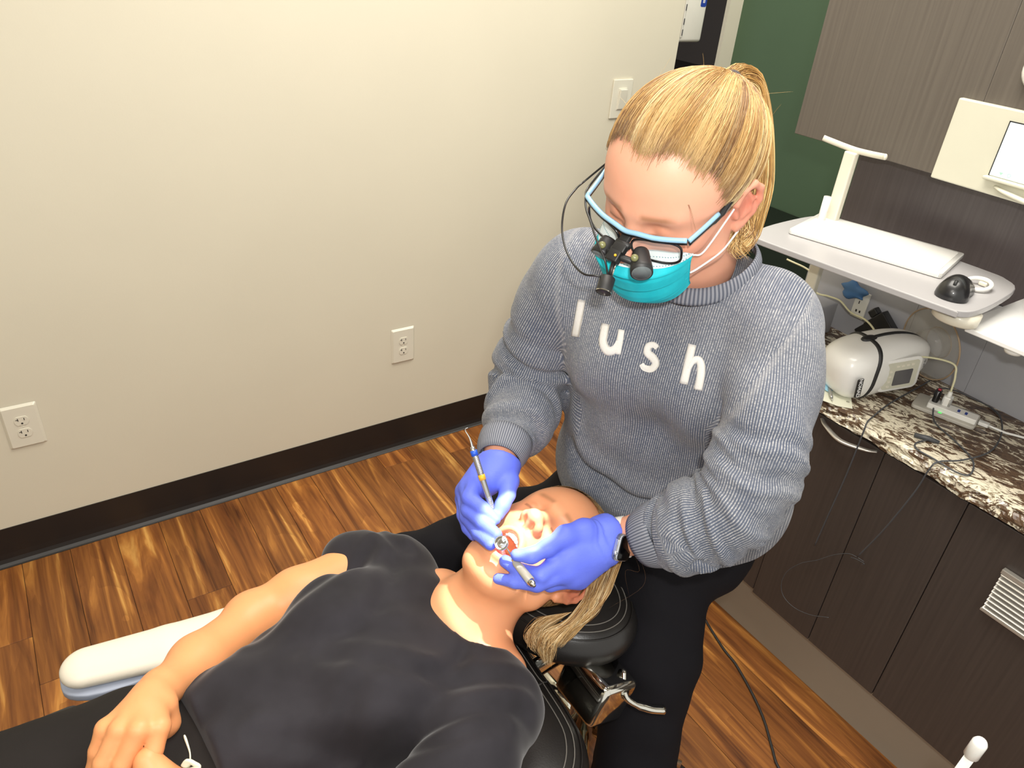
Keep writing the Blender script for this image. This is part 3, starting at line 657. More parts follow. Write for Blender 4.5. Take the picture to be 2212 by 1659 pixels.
# grey looped cable over the counter and down the doors
zc = .8632
g = thing('grey_cable', 'thin grey cable looped over the granite and hanging over its edge', 'cable', (1.5, .55, .8605))
loop1 = [(1.735 - .012, .69, zc), (1.665, .684, zc), (1.52, .672, zc), (1.424, .655, zc), (1.398, .648, .8622), (1.392, .645, .84), (1.396, .648, .72), (1.400, .655, .60), (1.402, .66, .50)]
cord(loop1, .0017, M['cable_g'], g, name='hanging_run')
loop2 = [(1.463, .545, zc + .002), (1.425, .552, zc), (1.394, .537, zc), (1.374, .505, zc), (1.390, .452, zc), (1.428, .438, zc), (1.478, .462, zc), (1.512, .519, zc), (1.541, .579, zc), (1.586, .612, zc + .012), (1.64, .640, zc + .020), (1.695, .630, zc + .010), (1.722, .598, zc), (1.715, .535, zc), (1.644, .487, zc), (1.54, .458, zc + .003), (1.454, .469, zc + .003), (1.405, .492, zc), (1.393, .497, .845), (1.395, .505, .78), (1.398, .53, .66), (1.401, .56, .55)]
loop2 = [(max(q[0], 1.407) if q[2] > .85 else q[0], q[1], q[2]) for q in loop2]
cord(loop2, .0017, M['cable_g'], g, name='loop_run')
part('connector', tube([(1.470, .528, .8655), (1.462, .548, .8655), (1.448, .570, .8655)], [.0035, .0058, .0045], 12), M['cable_g'], g)
def onx(u, v, x_):
    r = RW @ np.array([(u - 1106) / FPX, (v - 829.5) / FPX, 1.0]); return CAMP + r * x_ / r[0]
wl = thing('wire_reflection', 'thin grey loop standing in for a wire reflection in the dark cabinet doors', 'wire', onx(1770, 1210, 1.405))  # grey thread modelled in place of a wire reflection in the doors
cord([onx(a, b, 1.418) for a, b in ((1838, 1165), (1800, 1110))] + [onx(1800, 1130, 1.416)], .0008, M['cable_g'], wl, name='wire') if 0 else None
cord([onx(a, b, 1.414) for a, b in ((1866, 1213), (1850, 1203), (1832, 1196), (1800, 1199), (1765, 1210), (1730, 1217), (1700, 1235), (1688, 1260), (1692, 1287), (1715, 1312), (1750, 1328), (1790, 1334))], .0009, M['cable_g'], wl, name='wire')
cord([onx(a, b, 1.414) for a, b in ((1862, 1220), (1866, 1217), (1848, 1207), (1838, 1204))], .0009, M['cable_g'], wl, name='reflection_end')
# things against the splash
t = tag(part('grey_box', box((1.62, .965, .8605), (1.70, 1.06, .945), .004), M['splash']), 'grey metal box at the far left end of the counter', 'box')
t = thing('bitewing_holder', 'small black holder leaning against the grey splash behind the x-ray unit', 'holder', (1.70, .85, .861))
HB = Matrix.Translation((1.715, .850, .930)) @ Matrix.Rotation(radians(38), 4, 'X')
part('block', xf(box((-.012, -.026, -.03), (.012, .026, .03), .002), HB), M['blk'], t, False)
part('arm', xf(box((-.010, -.01, -.062), (.010, .024, -.028), .002), HB), M['blk'], t, False)
part('clip', xf(box((-.01, .026, -.006), (.01, .045, .016), .003), HB), M['blk'], t, False)
part('foot', box((1.695, .84, .8605), (1.730, .885, .90), .002), M['blk'], t, False)
t = thing('splash_outlet', 'white outlet plate low on the grey splash behind the shelf', 'outlet', (1.7355, .925, .95))
part('plate', box((1.731, .908, .915), (1.7355, .945, .985), .001), M['wplastic'], t, False)
part('slots', join(box((1.7302, .930, .930), (1.7312, .934, .936)), box((1.7302, .920, .930), (1.7312, .924, .936)), box((1.7302, .930, .952), (1.7312, .932, .960))), M['slot'], t, False)
M['blup'] = mat('blue_putty', (70, 112, 160), 0.6)
V, F = supere(.012, .034, .022, 1, 1, 14, 24)
V = [(x_, y_ * (1 + .2 * sin(9 * z_ * 30)), z_ * (1 + .3 * sin(y_ * 120))) for x_, y_, z_ in V]
tag(part('blue_plug_cover', xf((V, F), Matrix.Translation((1.715, .945, .985))), M['blup']), 'blue lumpy cord cover plugged into the splash outlet', 'plug')
t = thing('cream_lead', 'cream lead running from behind the shelf down to the x-ray unit', 'cable', (1.7, .95, .95))
pts_ = [onx(a, b, c_) for a, b, c_ in ((1700, 560, 1.66), (1752, 588, 1.66), (1762, 630, 1.66), (1790, 640, 1.66), (1815, 650, 1.66), (1838, 675, 1.66), (1868, 690, 1.66), (1888, 712, 1.64))]
cord(pts_ + [(1.62, .80, .935)], .0024, M['cable_w'], t)
# cord on the floor
tag(part('floor_cord', tube(spline([(1.47, 1.05, .0045), (1.44, .95, .0045), (1.414, .884, .0045), (1.385, .79, .0045), (1.374, .73, .0045), (1.34, .64, .0045), (1.306, .573, .0045), (1.262, .51, .0045), (1.237, .471, .0045), (1.22, .40, .0045), (1.23, .3, .0045)], 8), .0035, 8), M['blkm']), 'thin black cord lying across the wood floor by the cabinet', 'cord')
# suction tip, lower right corner
t = thing('suction_tip', 'white suction tip poking up in the lower right corner', 'suction tip', at(2075, 1665, .80))
a_, b_ = at(2112, 1612, .80), at(2040, 1710, .86)
part('cap', tube([b_ + (a_ - b_) * q for q in (.80, .82, 1.06, 1.10, 1.115)], [.0062, .0078, .0078, .006, .003], 16), M['white'], t)
part('tube', tube([b_ + (a_ - b_) * q for q in (-2.0, 0, .85)], .0052, 14), M['white'], t)
cord([b_ + (a_ - b_) * -2.0, b_ + (a_ - b_) * -2.3 + (0, 0, -.02), (b_ + (a_ - b_) * -2.6) * (1, 1, 0) + (0, 0, .3), (b_ + (a_ - b_) * -2.7) * (1, 1, 0) + (0, 0, .012), (b_ + (a_ - b_) * -2.9) * (1, 1, 0) + (.1, -.1, .010)], .007, M['pgrey'], t, name='hose')
# ================================================================== people: shared builders
def skin_mat(name, base=(226, 160, 130), rough=0.45):
    t = NT(name); a = t.n('Attribute'); a.attribute_name = 'tint'; a.attribute_type = 'GEOMETRY'
    n = t.noise(60, 4); n2 = t.noise(900, 2)
    c = t.mix(t.math('MULTIPLY', n, 0.12), a.outputs['Color'], rgb(200, 110, 84))
    t.set(Base_Color=c, Roughness=rough); t.b.inputs['Subsurface Weight'].default_value = 0.18; t.b.inputs['Subsurface Radius'].default_value = (0.010, 0.004, 0.002)
    t.b.inputs['Subsurface Scale'].default_value = 0.5; t.b.inputs['Specular IOR Level'].default_value = 0.4
    t.bump(n2, 0.10, 0.0004); return t.m
M['skin'] = skin_mat('skin')
def hair_mat(name, tones):
    t = NT(name); a = t.n('Attribute'); a.attribute_name = 'tint'; a.attribute_type = 'GEOMETRY'
    t.set(Base_Color=a.outputs['Color'], Roughness=0.38); t.b.inputs['Specular IOR Level'].default_value = 0.5; return t.m
M['hair'] = hair_mat('blonde_hair', None)
def head_sdf(jaw=0.0, neck=None, h=0.0021, ears=True, lo=(-.105, -.125, -.17), hi=(.105, .13, .135), extra=None):
    'a head; x to its right, y out of the face, z up; origin between the eyes at ear depth'
    S = Sdf(lo, hi, h)
    S.ell((0, -.018, .036), (.0745, .094, .077), k=0)
    S.ell((0, .020, .034), (.066, .060, .062), k=.045)
    S.ell((0, .026, -.022), (.060, .055, .070), k=.04)
    for s in (-1, 1):
        S.ell((s * .043, .048, -.024), (.021, .022, .019), k=.02)
        S.cone((s * .010, .082, .017), (s * .045, .068, .021), .007, .006, k=.014)
    S.ell((0, .062, -.056), (.031, .030, .028), k=.02)
    hinge = np.array((0, .0, -.015)); cj, sj = cos(jaw), sin(jaw)
    J = lambda x, y, z: (x, (y - hinge[1]) * cj + (z - hinge[2]) * sj + hinge[1], (z - hinge[2]) * cj - (y - hinge[1]) * sj + hinge[2])
    for s in (-1, 1):
        S.cone((s * .054, .002, -.030), J(s * .051, .008, -.062), .018, .017, k=.02)
        S.cone(J(s * .051, .008, -.062), J(s * .020, .070, -.098), .017, .016, k=.025)
    S.cone(J(-.018, .072, -.098), J(.018, .072, -.098), .017, k=.02)
    S.ell(J(0, .083, -.101), (.018, .014, .015), k=.015)
    S.ell(J(0, .045, -.075), (.040, .040, .025), k=.025)
    if jaw > .05:   # cheeks stretched between the jaws
        for s in (-1, 1): S.cone((s * .040, .052, -.045), J(s * .036, .056, -.085), .015, .014, k=.02)
        S.cone(J(-.020, .066, -.082), J(.020, .066, -.082), .011, k=.014)
    # eyes
    for s in (-1, 1):
        S.ell((s * .032, .097, -.002), (.020, .020, .013), k=.014, mode='sub')
        S.ell((s * .031, .0655, -.003), (.0158, .0145, .0130), k=.004)
    # nose
    S.cone((0, .080, .004), (0, .106, -.032), .0080, .0105, k=.012)
    S.ell((0, .109, -.034), (.0122, .0112, .0102), k=.009)
    for s in (-1, 1): S.ell((s * .0145, .097, -.0375), (.0078, .0115, .0085), k=.009)
    for s in (-1, 1): S.ell((s * .0080, .103, -.0475), (.0044, .0095, .0078), k=.002, mode='sub')
    S.cone((0, .103, -.045), (0, .088, -.052), .0036, k=.004)
    # ears
    if ears:
        for s in (-1, 1):
            E = lambda y, z, o: (s * (.0735 + o), -.010 + y, -.004 + z)
            S.ell(E(-.002, .004, .003), (.0078, .0165, .0275), k=.006)
            S.chain([E(.012, -.002, .006), E(.015, .014, .009), E(.006, .029, .012), E(-.008, .031, .015), E(-.018, .020, .018), E(-.019, .004, .018), E(-.013, -.012, .014), E(-.003, -.024, .009)], [.003, .0038, .0042, .0044, .0044, .0042, .0042, .0045], k=.003)
            S.ell(E(.001, -.027, .006), (.0045, .0085, .0090), k=.005)
            S.chain([E(-.004, .020, .011), E(-.010, .008, .013), E(-.008, -.006, .012), E(0, -.014, .009)], [.0030, .0036, .0036, .003], k=.003)
            S.ell(E(.004, .001, .016), (.0065, .0070, .0095), k=.004, mode='sub')
            S.cone(E(.012, -.001, .007), E(.011, -.008, .008), .0036, k=.003)
    if neck is not None:
        for a, b, ra, rb in neck: S.cone(a, b, ra, rb, k=.03)
    if extra: extra(S, J)
    return S, J
def head_tint(V, base, mouth=None):
    n = len(V); c = np.tile(np.array(rgb(*base)[:3]), (n, 1))
    def blend(w_, col): nonlocal c; w_ = np.clip(w_, 0, 1)[:, None]; c = c * (1 - w_) + np.array(rgb(*col)[:3]) * w_
    x, y, z = V.T; ax = abs(x)
    g = lambda cx, cy, cz, r: np.exp(-(((ax - cx) ** 2 + (y - cy) ** 2 + (z - cz) ** 2) / r ** 2))
    blend(.45 * g(.045, .055, -.03, .025), (226, 128, 108)); blend(.5 * g(0, .11, -.034, .014), (228, 128, 110))
    blend(.55 * g(.086, -.012, .0, .03) * (ax > .074), (216, 104, 88))
    blend(.75 * np.exp(-((z - .020) / .0045) ** 2) * (y > .05) * np.clip((ax - .010) / .006, 0, 1) * np.clip((.052 - ax) / .012, 0, 1), (158, 112, 74))      # brows
    blend(.75 * np.exp(-((z + .0135 - .004 * np.sin(ax / .03 * 1.2)) / .0020) ** 2) * (abs(ax - .031) < .0145) * (y > .055), (84, 52, 38))  # lash line
    blend(.30 * np.exp(-(((ax - .031) / .016) ** 2 + ((z - .003) / .012) ** 2)) * (y > .05), (214, 132, 92))  # eyelid shading, a soft shade put into the skin tint
    return c, blend
def strands(P, r0, r1, cols):
    'P (N, K, 3) -> three-sided hairs in one mesh'
    N, K, _ = P.shape
    T = np.gradient(P, axis=1); T /= np.linalg.norm(T, axis=2, keepdims=True) + 1e-12
    ref = np.array((.31, .52, .79)); U = np.cross(T, ref); U /= np.linalg.norm(U, axis=2, keepdims=True) + 1e-12; W = np.cross(T, U)
    t = np.linspace(0, 1, K)[None, :, None]; r = (np.reshape(r0, (-1, 1, 1)) * (1 - t) + np.reshape(r1, (-1, 1, 1)) * t) * np.clip(.30 + t * 5, 0, 1) * np.clip(.25 + (1 - t) * 8, 0, 1)
    ang = np.arange(3) * 2 * pi / 3
    V = np.stack([P + r * (cos(a) * U + sin(a) * W) for a in ang], 2).reshape(-1, 3)
    b = (np.arange(N) * K * 3)[:, None, None] + (np.arange(K - 1) * 3)[None, :, None]
    j = np.arange(3)[None, None]; k = (j + 1) % 3
    F = np.stack([b + j, b + k, b + 3 + k, b + 3 + j], -1).reshape(-1, 4)
    cols = np.asarray(cols); cols = np.repeat(cols, K * 3, axis=0) if cols.ndim == 2 else np.repeat(cols.reshape(-1, 3), 3, axis=0)
    return V, F, cols
BLOND = np.array([rgb(212, 174, 112)[:3], rgb(186, 144, 84)[:3], rgb(152, 112, 66)[:3], rgb(116, 82, 52)[:3], rgb(234, 208, 152)[:3]])
def tones(n, p, r=rng): return BLOND[r.choice(5, n, p=p)] * r.uniform(.85, 1.12, (n, 1))
def hair_obj(name, VFCs, parent, mtx=None, **kw):
    V = np.concatenate([q[0] for q in VFCs]); o = 0; F = []
    for q in VFCs: F.append(q[1] + o); o += len(q[0])
    F = np.concatenate(F); Cc = np.concatenate([q[2] for q in VFCs])
    if mtx is not None: V = V @ mtx[:3, :3].T + mtx[:3, 3]
    me = npmesh(name, V, F, M['hair']); vcol(me, 'tint', Cc); return link(name, me, parent, **kw)
def axmat(right, fwd, up, t):
    m_ = np.eye(4); m_[:3, 0] = right; m_[:3, 1] = fwd; m_[:3, 2] = up; m_[:3, 3] = t; return m_
def loc2w(m_, V): return np.asarray(V) @ m_[:3, :3].T + m_[:3, 3]
def hand(S, wrist, palm, fingers, thumb, rw=.026, kp=.012, kf=.004):
    'palm = list of (a, b, ra, rb); fingers/thumb = lists of joints with radii'
    for a, b, ra, rb in palm: S.cone(a, b, ra, rb, k=kp)
    for pts, rs in fingers + thumb: S.chain(pts, rs, k=kf)
def A(L_): return [at(*q) for q in L_]
def sdf_obj(name, S, mt, parent, smooth=1, tint=None, **kw):
    V, F = S.net(smooth); me = npmesh(name, V, F, mt)
    if tint is not None: vcol(me, 'tint', tint(V) if callable(tint) else np.tile(np.array(rgb(*tint)[:3]), (len(V), 1)))
    return link(name, me, parent, **kw)

# ================================================================== the clinician
CL = thing('person', 'blonde clinician in a grey ribbed sweatshirt, teal mask and blue gloves leaning over the patient', 'person', (0.80, 0.66, 0.62))
HM = axmat((-.2494, .9642, .0903), (-.8989, -.1958, -.3919), (-.3602, -.179, .9156), (.6727, .6273, 1.451))
NB = np.array((.775, .66, 1.335))
inv = np.linalg.inv(HM); nbl = loc2w(inv, NB)
S, J = head_sdf(0.0, neck=[((0, -.022, -.045), nbl + (0, .012, 0), .052, .056)], lo=(-.105, -.14, -.21), hi=(.105, .125, .135))
V, F = S.net(1); tint, blend = head_tint(V, (232, 172, 144))

me = npmesh('body', loc2w(HM, V), F, M['skin']); vcol(me, 'tint', tint)
HEADV, HEADF = V, F
clin_head = me
# hair: scalp shell plus strands combed back to the tie
hl_z = [-.10, -.045, -.02, .000, .020, .044, .062, .082, .096, .14]; hl_y = [-.060, -.045, -.022, .006, .014, .022, .030, .046, .066, .2]
def scalp(S_=None):
    Sx = Sdf((-.1, -.13, -.10), (.1, .1, .15), .0032)
    Sx.ell((0, -.020, .037), (.0785, .0985, .0805), k=0); Sx.ell((0, .020, .034), (.0678, .0618, .0642), k=.045); Sx.ell((0, -.035, -.02), (.060, .055, .062), k=.03)
    return Sx
Sx = scalp(); Vs, Fs = Sx.net(1)
HB_ = BVHTree.FromPolygons([Vector(v) for v in Vs], [tuple(int(i) for i in f) for f in Fs])
keep = Vs[:, 1] < np.interp(Vs[:, 2], hl_z, hl_y) - .004
Vk, Fk = cut_verts(Vs, Fs, keep)
cc = np.array((0, -.012, .030))
def on_scalp(d, off):
    d = _n(d); h_ = HB_.ray_cast(Vector(cc + d * .3), Vector(-d))
    return np.array(h_[0]) + d * off if h_[0] is not None else cc + d * (.09 + off)
TIE = np.array((.0, -.092, .088)); dT = _n(TIE - cc)
def comb(start, n=12, end=1.0, off0=0.0, lift=.004, wob=0.0):
    d0 = _n(start - cc); om = math.acos(np.clip(d0 @ dT, -1, 1)); out = []
    side = np.cross(d0, dT); side = side / (np.linalg.norm(side) + 1e-9)
    for i in range(n):
        t_ = i / (n - 1) * end; d = (np.sin((1 - t_) * om) * d0 + np.sin(t_ * om) * dT) / np.sin(om)
        d = d + side * wob * np.sin(pi * t_)
        out.append(on_scalp(d, off0 + lift * np.sin(pi * min(1, t_ * 1.0)) + .004 * t_ ** 3))
    return out
P = []; R0 = []; CC = []
rs = np.random.default_rng(11)
for i in range(3600):       # along the hairline
    z = rs.uniform(-.05, .083); y = np.interp(z, hl_z, hl_y); s = rs.choice((-1, 1)); 
    if rs.random() < .45:
        # across the forehead
        xx = rs.uniform(-.055, .055); z = .086 - 4 * xx * xx * (1.0) - .006 * cos(xx * 110) + rs.normal(0, .006); d = np.array((xx, .056 - 5 * xx * xx, z)) - cc
    else: d = np.array((s * .075, y + .004 + rs.normal(0, .007), z)) - cc
    st_ = cc + d
    P.append(comb(st_, 12, rs.uniform(.9, 1.0), rs.uniform(-.0005, .0015), rs.uniform(.001, .0065), rs.normal(0, .05))); R0.append(rs.uniform(.0003, .0006))
for i in range(5600):       # over the crown
    v = rs.normal(size=3); v[2] = abs(v[2]) * 1.1 - .25; v = _n(v); q = on_scalp(v, 0)
    if q[1] > np.interp(q[2], hl_z, hl_y) - .006 or q[2] < -.045: continue
    P.append(comb(q, 12, rs.uniform(.6, 1.0), 0, rs.uniform(.001, .0070), rs.normal(0, .06))); R0.append(rs.uniform(.0003, .0006))
P = np.array(P); N_ = len(P)
# lock tone: neighbouring strands share it
def lockcol(P_, seed, p=(.24, .30, .24, .12, .10)):
    r = np.random.default_rng(seed); k = 150; cen = P_[r.choice(len(P_), k), 0]; ct = r.choice(5, k, p=p); ix = np.empty(len(P_), int)
    for a in range(0, len(P_), 500):
        ix[a:a + 500] = ((P_[a:a + 500, 0][:, None] - cen[None]) ** 2).sum(2).argmin(1)
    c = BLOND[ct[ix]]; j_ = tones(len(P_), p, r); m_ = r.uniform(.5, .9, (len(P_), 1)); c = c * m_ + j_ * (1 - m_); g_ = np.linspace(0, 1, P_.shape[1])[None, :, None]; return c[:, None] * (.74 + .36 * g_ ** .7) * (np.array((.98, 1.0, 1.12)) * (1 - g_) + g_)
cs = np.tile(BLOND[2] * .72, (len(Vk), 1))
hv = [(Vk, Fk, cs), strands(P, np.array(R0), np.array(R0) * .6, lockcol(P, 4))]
# flyaways
fl = []
for i in range(36):
    v = rs.normal(size=3); v[2] = abs(v[2]); v[1] = -abs(v[1]) * .9 + rs.uniform(-.2, .7); v = _n(v); q = on_scalp(v, .003); o = _n(v) * .5 + _n(TIE - q) * rs.uniform(.5, 1.5) + rs.normal(size=3) * .5; o = _n(o); L_ = rs.uniform(.006, .018)
    b_ = rs.normal(size=3) * .8; fl.append([q + o * L_ * t_ + (b_ + _n(v) * .3) * L_ * t_ * t_ for t_ in np.linspace(0, 1, 12)])
fl = np.array(fl); hv.append(strands(fl, np.full(len(fl), .00014), np.full(len(fl), .00007), tones(len(fl), (.5, .2, .1, .0, .2))))
# a loose wisp over the left temple
for k in range(2):
    w_ = spline([loc2w(inv, q) for q in A([(1459 + k, 400, .835), (1478 + k, 425, .822), (1490 + 2 * k, 452, .812), (1497 + 2 * k, 480, .806), (1503 + k, 500, .80)])], 4)
    w_ = w_[np.linspace(0, len(w_) - 1, 12).astype(int)]; hv.append(strands(w_[None], np.array([.0003]), np.array([.0001]), BLOND[[3]]))
# ponytail
tie_w = at(1580, 178, .945)
pt = spline(A([(1572, 180, .942), (1590, 168, .950), (1612, 186, .972), (1626, 255, .99), (1630, 335, 1.0), (1627, 410, 1.0), (1616, 470, .99), (1606, 512, .985), (1594, 540, .97)]), 5)
T_, U_, W_ = frames(pt, (0, 0, 1)); K_ = len(pt); nS = 1500
rad = np.interp(np.linspace(0, 1, K_), [0, .08, .25, .6, .85, 1], [.006, .012, .0195, .021, .016, .009])
a_ = rs.uniform(0, 2 * pi, nS); q_ = np.sqrt(rs.uniform(0, 1, nS)); ph = rs.uniform(0, 6.28, nS)
ts = np.linspace(0, 1, K_)
rr2 = q_[:, None] * rad[None] * (1 + .25 * np.sin(3 * ts[None] + ph[:, None])); aa = a_[:, None] + .7 * ts[None] + .35 * np.sin(5 * ts[None] + ph[:, None])
PP = pt[None] + rr2[..., None] * (np.cos(aa)[..., None] * U_[None] + np.sin(aa)[..., None] * W_[None])
cutk = rs.uniform(.72, 1.0, nS); 
PP = np.array([np.stack([np.interp(np.linspace(0, c_, 22), ts, p_[:, i]) for i in range(3)], 1) for p_, c_ in zip(PP, cutk)])
hv2 = [strands(PP, rs.uniform(.0004, .0008, nS), np.full(nS, .0003), tones(nS, (.30, .34, .2, .08, .08)))]
# curls behind the ear
cu = []
for i in range(170):
    s0 = np.array((1600 + rs.normal(0, 5), 470 + rs.normal(0, 9), .945)); m_ = rs.choice((-1, -.3, .4, 1)) + rs.normal(0, .08)
    if i % 2: pth = [s0, s0 + (14, 22, 0), s0 + (16 + 6 * m_, 48, -.01), s0 + (-6 + 8 * m_, 66, -.015), s0 + (-22 + 6 * m_, 52, -.015)]
    else: pth = [s0, s0 + (-2, 24, -.01), s0 + (-12 + 10 * m_, 44, -.02), s0 + (-18 + 14 * m_, 60, -.02), s0 + (-8 + 22 * m_, 74 + 8 * m_, -.02)]
    w_ = spline(A(pth), 5); w_ = w_ + rs.normal(0, .0004, 3); cu.append(w_[np.linspace(0, len(w_) - 1, 16).astype(int)])
cu = np.array(cu); hv2.append(strands(cu, np.full(len(cu), .00055), np.full(len(cu), .0003), tones(len(cu), (.4, .3, .12, .03, .15))))
for q in hv: q_w = loc2w(HM, q[0]); hv2.append((q_w, q[1], q[2]))
HAIRV = None
# ---- gloves / hands
def glove_mat():
    t = NT('blue_nitrile'); n = t.noise(18, 3); t.set(Base_Color=t.ramp(n, [(.3, rgb(92, 108, 222)), (.7, rgb(106, 124, 234))]), Roughness=0.52)
    t.b.inputs['Specular IOR Level'].default_value = 0.35
    w_ = t.noise(1.0, 4, t.mapping(t.obj(), (120, 120, 420)), 1.5, .6); n3 = t.noise(900, 2)
    b = t.bump(w_, 0.22, 0.0016); return t.m
M['glove'] = glove_mat()
S = Sdf(np.array(at(1210, 1180, 1.05)) - (.13, .14, .11), np.array(at(1210, 1180, 1.05)) + (.13, .14, .11), .0021)
wl_ = at(1325, 1160, 1.085); h1 = at(1262, 1172, 1.062)
mc = A([(1203, 1216, 1.030), (1218, 1236, 1.034), (1236, 1248, 1.045), (1252, 1252, 1.058)])
for m_, rr in zip(mc, (.0145, .015, .0145, .013)): S.cone(wl_, m_, .0245, rr, k=.016, flat=None)
S.cone(at(1308, 1165, 1.08), at(1235, 1195, 1.045), .027, .021, k=.016)
S.chain([wl_] + A([(1262, 1150, 1.052), (1222, 1158, 1.035), (1183, 1183, 1.02), (1148, 1200, 1.015), (1116, 1199, 1.018)]), [.022, .0185, .0145, .0112, .0102, .0086], k=.008)
S.chain(A([(1203, 1216, 1.030), (1168, 1243, 1.018), (1122, 1232, 1.035), (1091, 1212, 1.048)]), [.0140, .0112, .0098, .0088], k=.004)
S.chain(A([(1218, 1236, 1.034), (1160, 1261, 1.022), (1113, 1256, 1.034), (1076, 1250, 1.050)]), [.0145, .0112, .0095, .0078], k=.004)
S.chain(A([(1236, 1248, 1.045), (1188, 1262, 1.046), (1160, 1240, 1.07), (1176, 1222, 1.085)]), [.0135, .0105, .0095, .0085], k=.004)
S.chain(A([(1252, 1252, 1.058), (1215, 1258, 1.07), (1196, 1240, 1.09), (1210, 1226, 1.095)]), [.0125, .0095, .0085, .0075], k=.004)
S.cone(at(1312, 1160, 1.081), at(1298, 1163, 1.075), .0325, .0315, k=.006)
S.displace(lambda Q: .0011 * np.sin(np.linalg.norm(Q - at(1308, 1160, 1.08), axis=1) * 900) * np.exp(-((np.linalg.norm(Q - at(1308, 1160, 1.08), axis=1) - .036) / .012) ** 2), .02)
S.half(at(1314, 1161, 1.082), at(1324, 1161, 1.086) - at(1292, 1165, 1.07))
gloveL = sdf_obj('glove', S, M['glove'], CL, 1)
cuffp = [at(1323, 1161, 1.086)]
# right hand
cR = np.array(at(1050, 1085, 1.11)); S = Sdf(cR - (.10, .11, .11), cR + (.10, .11, .11), .0021)
wr_ = at(1078, 1002, 1.135)
mR = A([(1030, 1046, 1.105), (1014, 1052, 1.118), (1004, 1062, 1.133), (1001, 1078, 1.150)])
for m_, rr in zip(mR, (.0135, .0145, .014, .0125)): S.cone(wr_, m_, .0245, rr, k=.016)
S.cone(at(1076, 1010, 1.13), at(1050, 1040, 1.12), .026, .021, k=.016)
S.chain([at(1080, 1010, 1.13)] + A([(1098, 1040, 1.115), (1096, 1068, 1.10), (1085, 1092, 1.090), (1076, 1112, 1.083)]), [.021, .0155, .0115, .0108, .0090], k=.006)
S.chain(A([(1030, 1046, 1.105), (1014, 1074, 1.088), (1042, 1098, 1.078), (1071, 1123, 1.072)]), [.0135, .0116, .0100, .0072], k=.0035)
S.chain(A([(1014, 1052, 1.118), (1013, 1100, 1.094), (1043, 1130, 1.072), (1072, 1155, 1.052)]), [.0140, .0120, .0108, .0088], k=.0035)
S.chain(A([(1004, 1062, 1.133), (1010, 1116, 1.108), (1035, 1152, 1.076), (1059, 1176, 1.045)]), [.0135, .0115, .0105, .0086], k=.0035)
S.chain(A([(1001, 1078, 1.150), (1001, 1112, 1.132), (1011, 1140, 1.115), (1023, 1156, 1.105)]), [.0120, .0100, .0095, .0085], k=.0035)
S.half(at(1080, 996, 1.137), at(1080, 996, 1.137) - at(1072, 1030, 1.12))
gloveR = sdf_obj('glove', S, M['glove'], CL, 1)
# forearms and wrists (part of the body)
fa = Sdf(np.array(at(1345, 1160, 1.085)) - .09, np.array(at(1345, 1160, 1.085)) + .09, .003)
fa.chain(A([(1312, 1162, 1.08), (1345, 1160, 1.088), (1400, 1150, 1.06)]), [.0260, .0265, .033], k=.005)
v1, f1 = fa.net(1)
fb = Sdf(np.array(at(1075, 985, 1.14)) - .08, np.array(at(1075, 985, 1.14)) + .08, .003)
fb.chain(A([(1078, 1004, 1.135), (1086, 960, 1.16)]), [.024, .029], k=.005)
v2, f2 = fb.net(1)
link('body', clin_head, CL)
for v_, f_ in ((v1, f1), (v2, f2)): me = npmesh('forearm', v_, f_, M['skin']); vcol(me, 'tint', np.tile(np.array(rgb(232, 168, 138)[:3]), (len(v_), 1))); link('forearm', me, CL)
hair_obj('hair', hv2, CL)
T_t, _, _ = frames(pt[:3])
part('hair_tie', tube([tie_w + .0125 * (cos(a) * U_[1] + sin(a) * W_[1]) + T_[1] * .002 * sin(3 * a) for a in np.linspace(0, 2 * pi, 26, endpoint=False)], .0042, 10, closed=True), mat('dark_elastic', (58, 50, 50), .7, bump=.4, bscale=900), CL)

# ---- sweatshirt
Lx = _n((.45, -.89, 0)); Fd = _n((-.89, -.45, 0)); Up = np.array((0, 0, 1.0))
HC = np.array((.87, .69, .86)); UT = _n(NB - HC)
def cordmat():
    t = NT('washed_grey_corduroy'); uv = t.n('UVMap').outputs[0]; sep = t.n('SeparateXYZ'); t.l(uv, sep.inputs[0])
    fr = t.math('FRACT', sep.outputs[0]); tri = t.math('ABSOLUTE', t.math('SUBTRACT', fr, 0.5))      # 0 at the rib top
    rib = t.ramp(tri, [(0.0, (1, 1, 1, 1)), (0.14, (.9, .9, .9, 1)), (0.28, (.12, .12, .12, 1)), (0.5, (0, 0, 0, 1))])
    vv = t.n('CombineXYZ'); t.l(t.math('MULTIPLY', t.math('FLOOR', sep.outputs[0]), 7.31), vv.inputs[0]); t.l(t.math('MULTIPLY', sep.outputs[1], 480.0), vv.inputs[1])
    dash = t.noise(1.0, 2, vv.outputs[0], 0.0, .6); worn = t.noise(9, 4); worn2 = t.noise(38, 3)
    a = t.n('Attribute'); a.attribute_name = 'worn'; a.attribute_type = 'GEOMETRY'
    lite = t.ramp(dash, [(0.30, rgb(112, 116, 128)), (0.50, rgb(154, 155, 160)), (0.70, rgb(192, 190, 190))])
    dark = t.ramp(worn, [(0.35, rgb(70, 79, 98)), (0.65, rgb(96, 101, 112))])
    k = t.math('MULTIPLY', rib, t.ramp(worn2, [(0.25, (.66, .66, .66, 1)), (.6, (1, 1, 1, 1))]))
    c = t.mix(k, dark, lite); c = t.mix(t.math('MULTIPLY', a.outputs['Fac'], 0.35), c, rgb(160, 159, 160))
    t.set(Base_Color=c, Roughness=0.9); t.b.inputs['Specular IOR Level'].default_value = 0.15; t.b.inputs['Sheen Weight'].default_value = 0.15
    h_ = t.math('ADD', rib, t.math('MULTIPLY', dash, 0.35)); t.bump(h_, 0.55, 0.0011); return t.m
M['cord'] = cordmat()
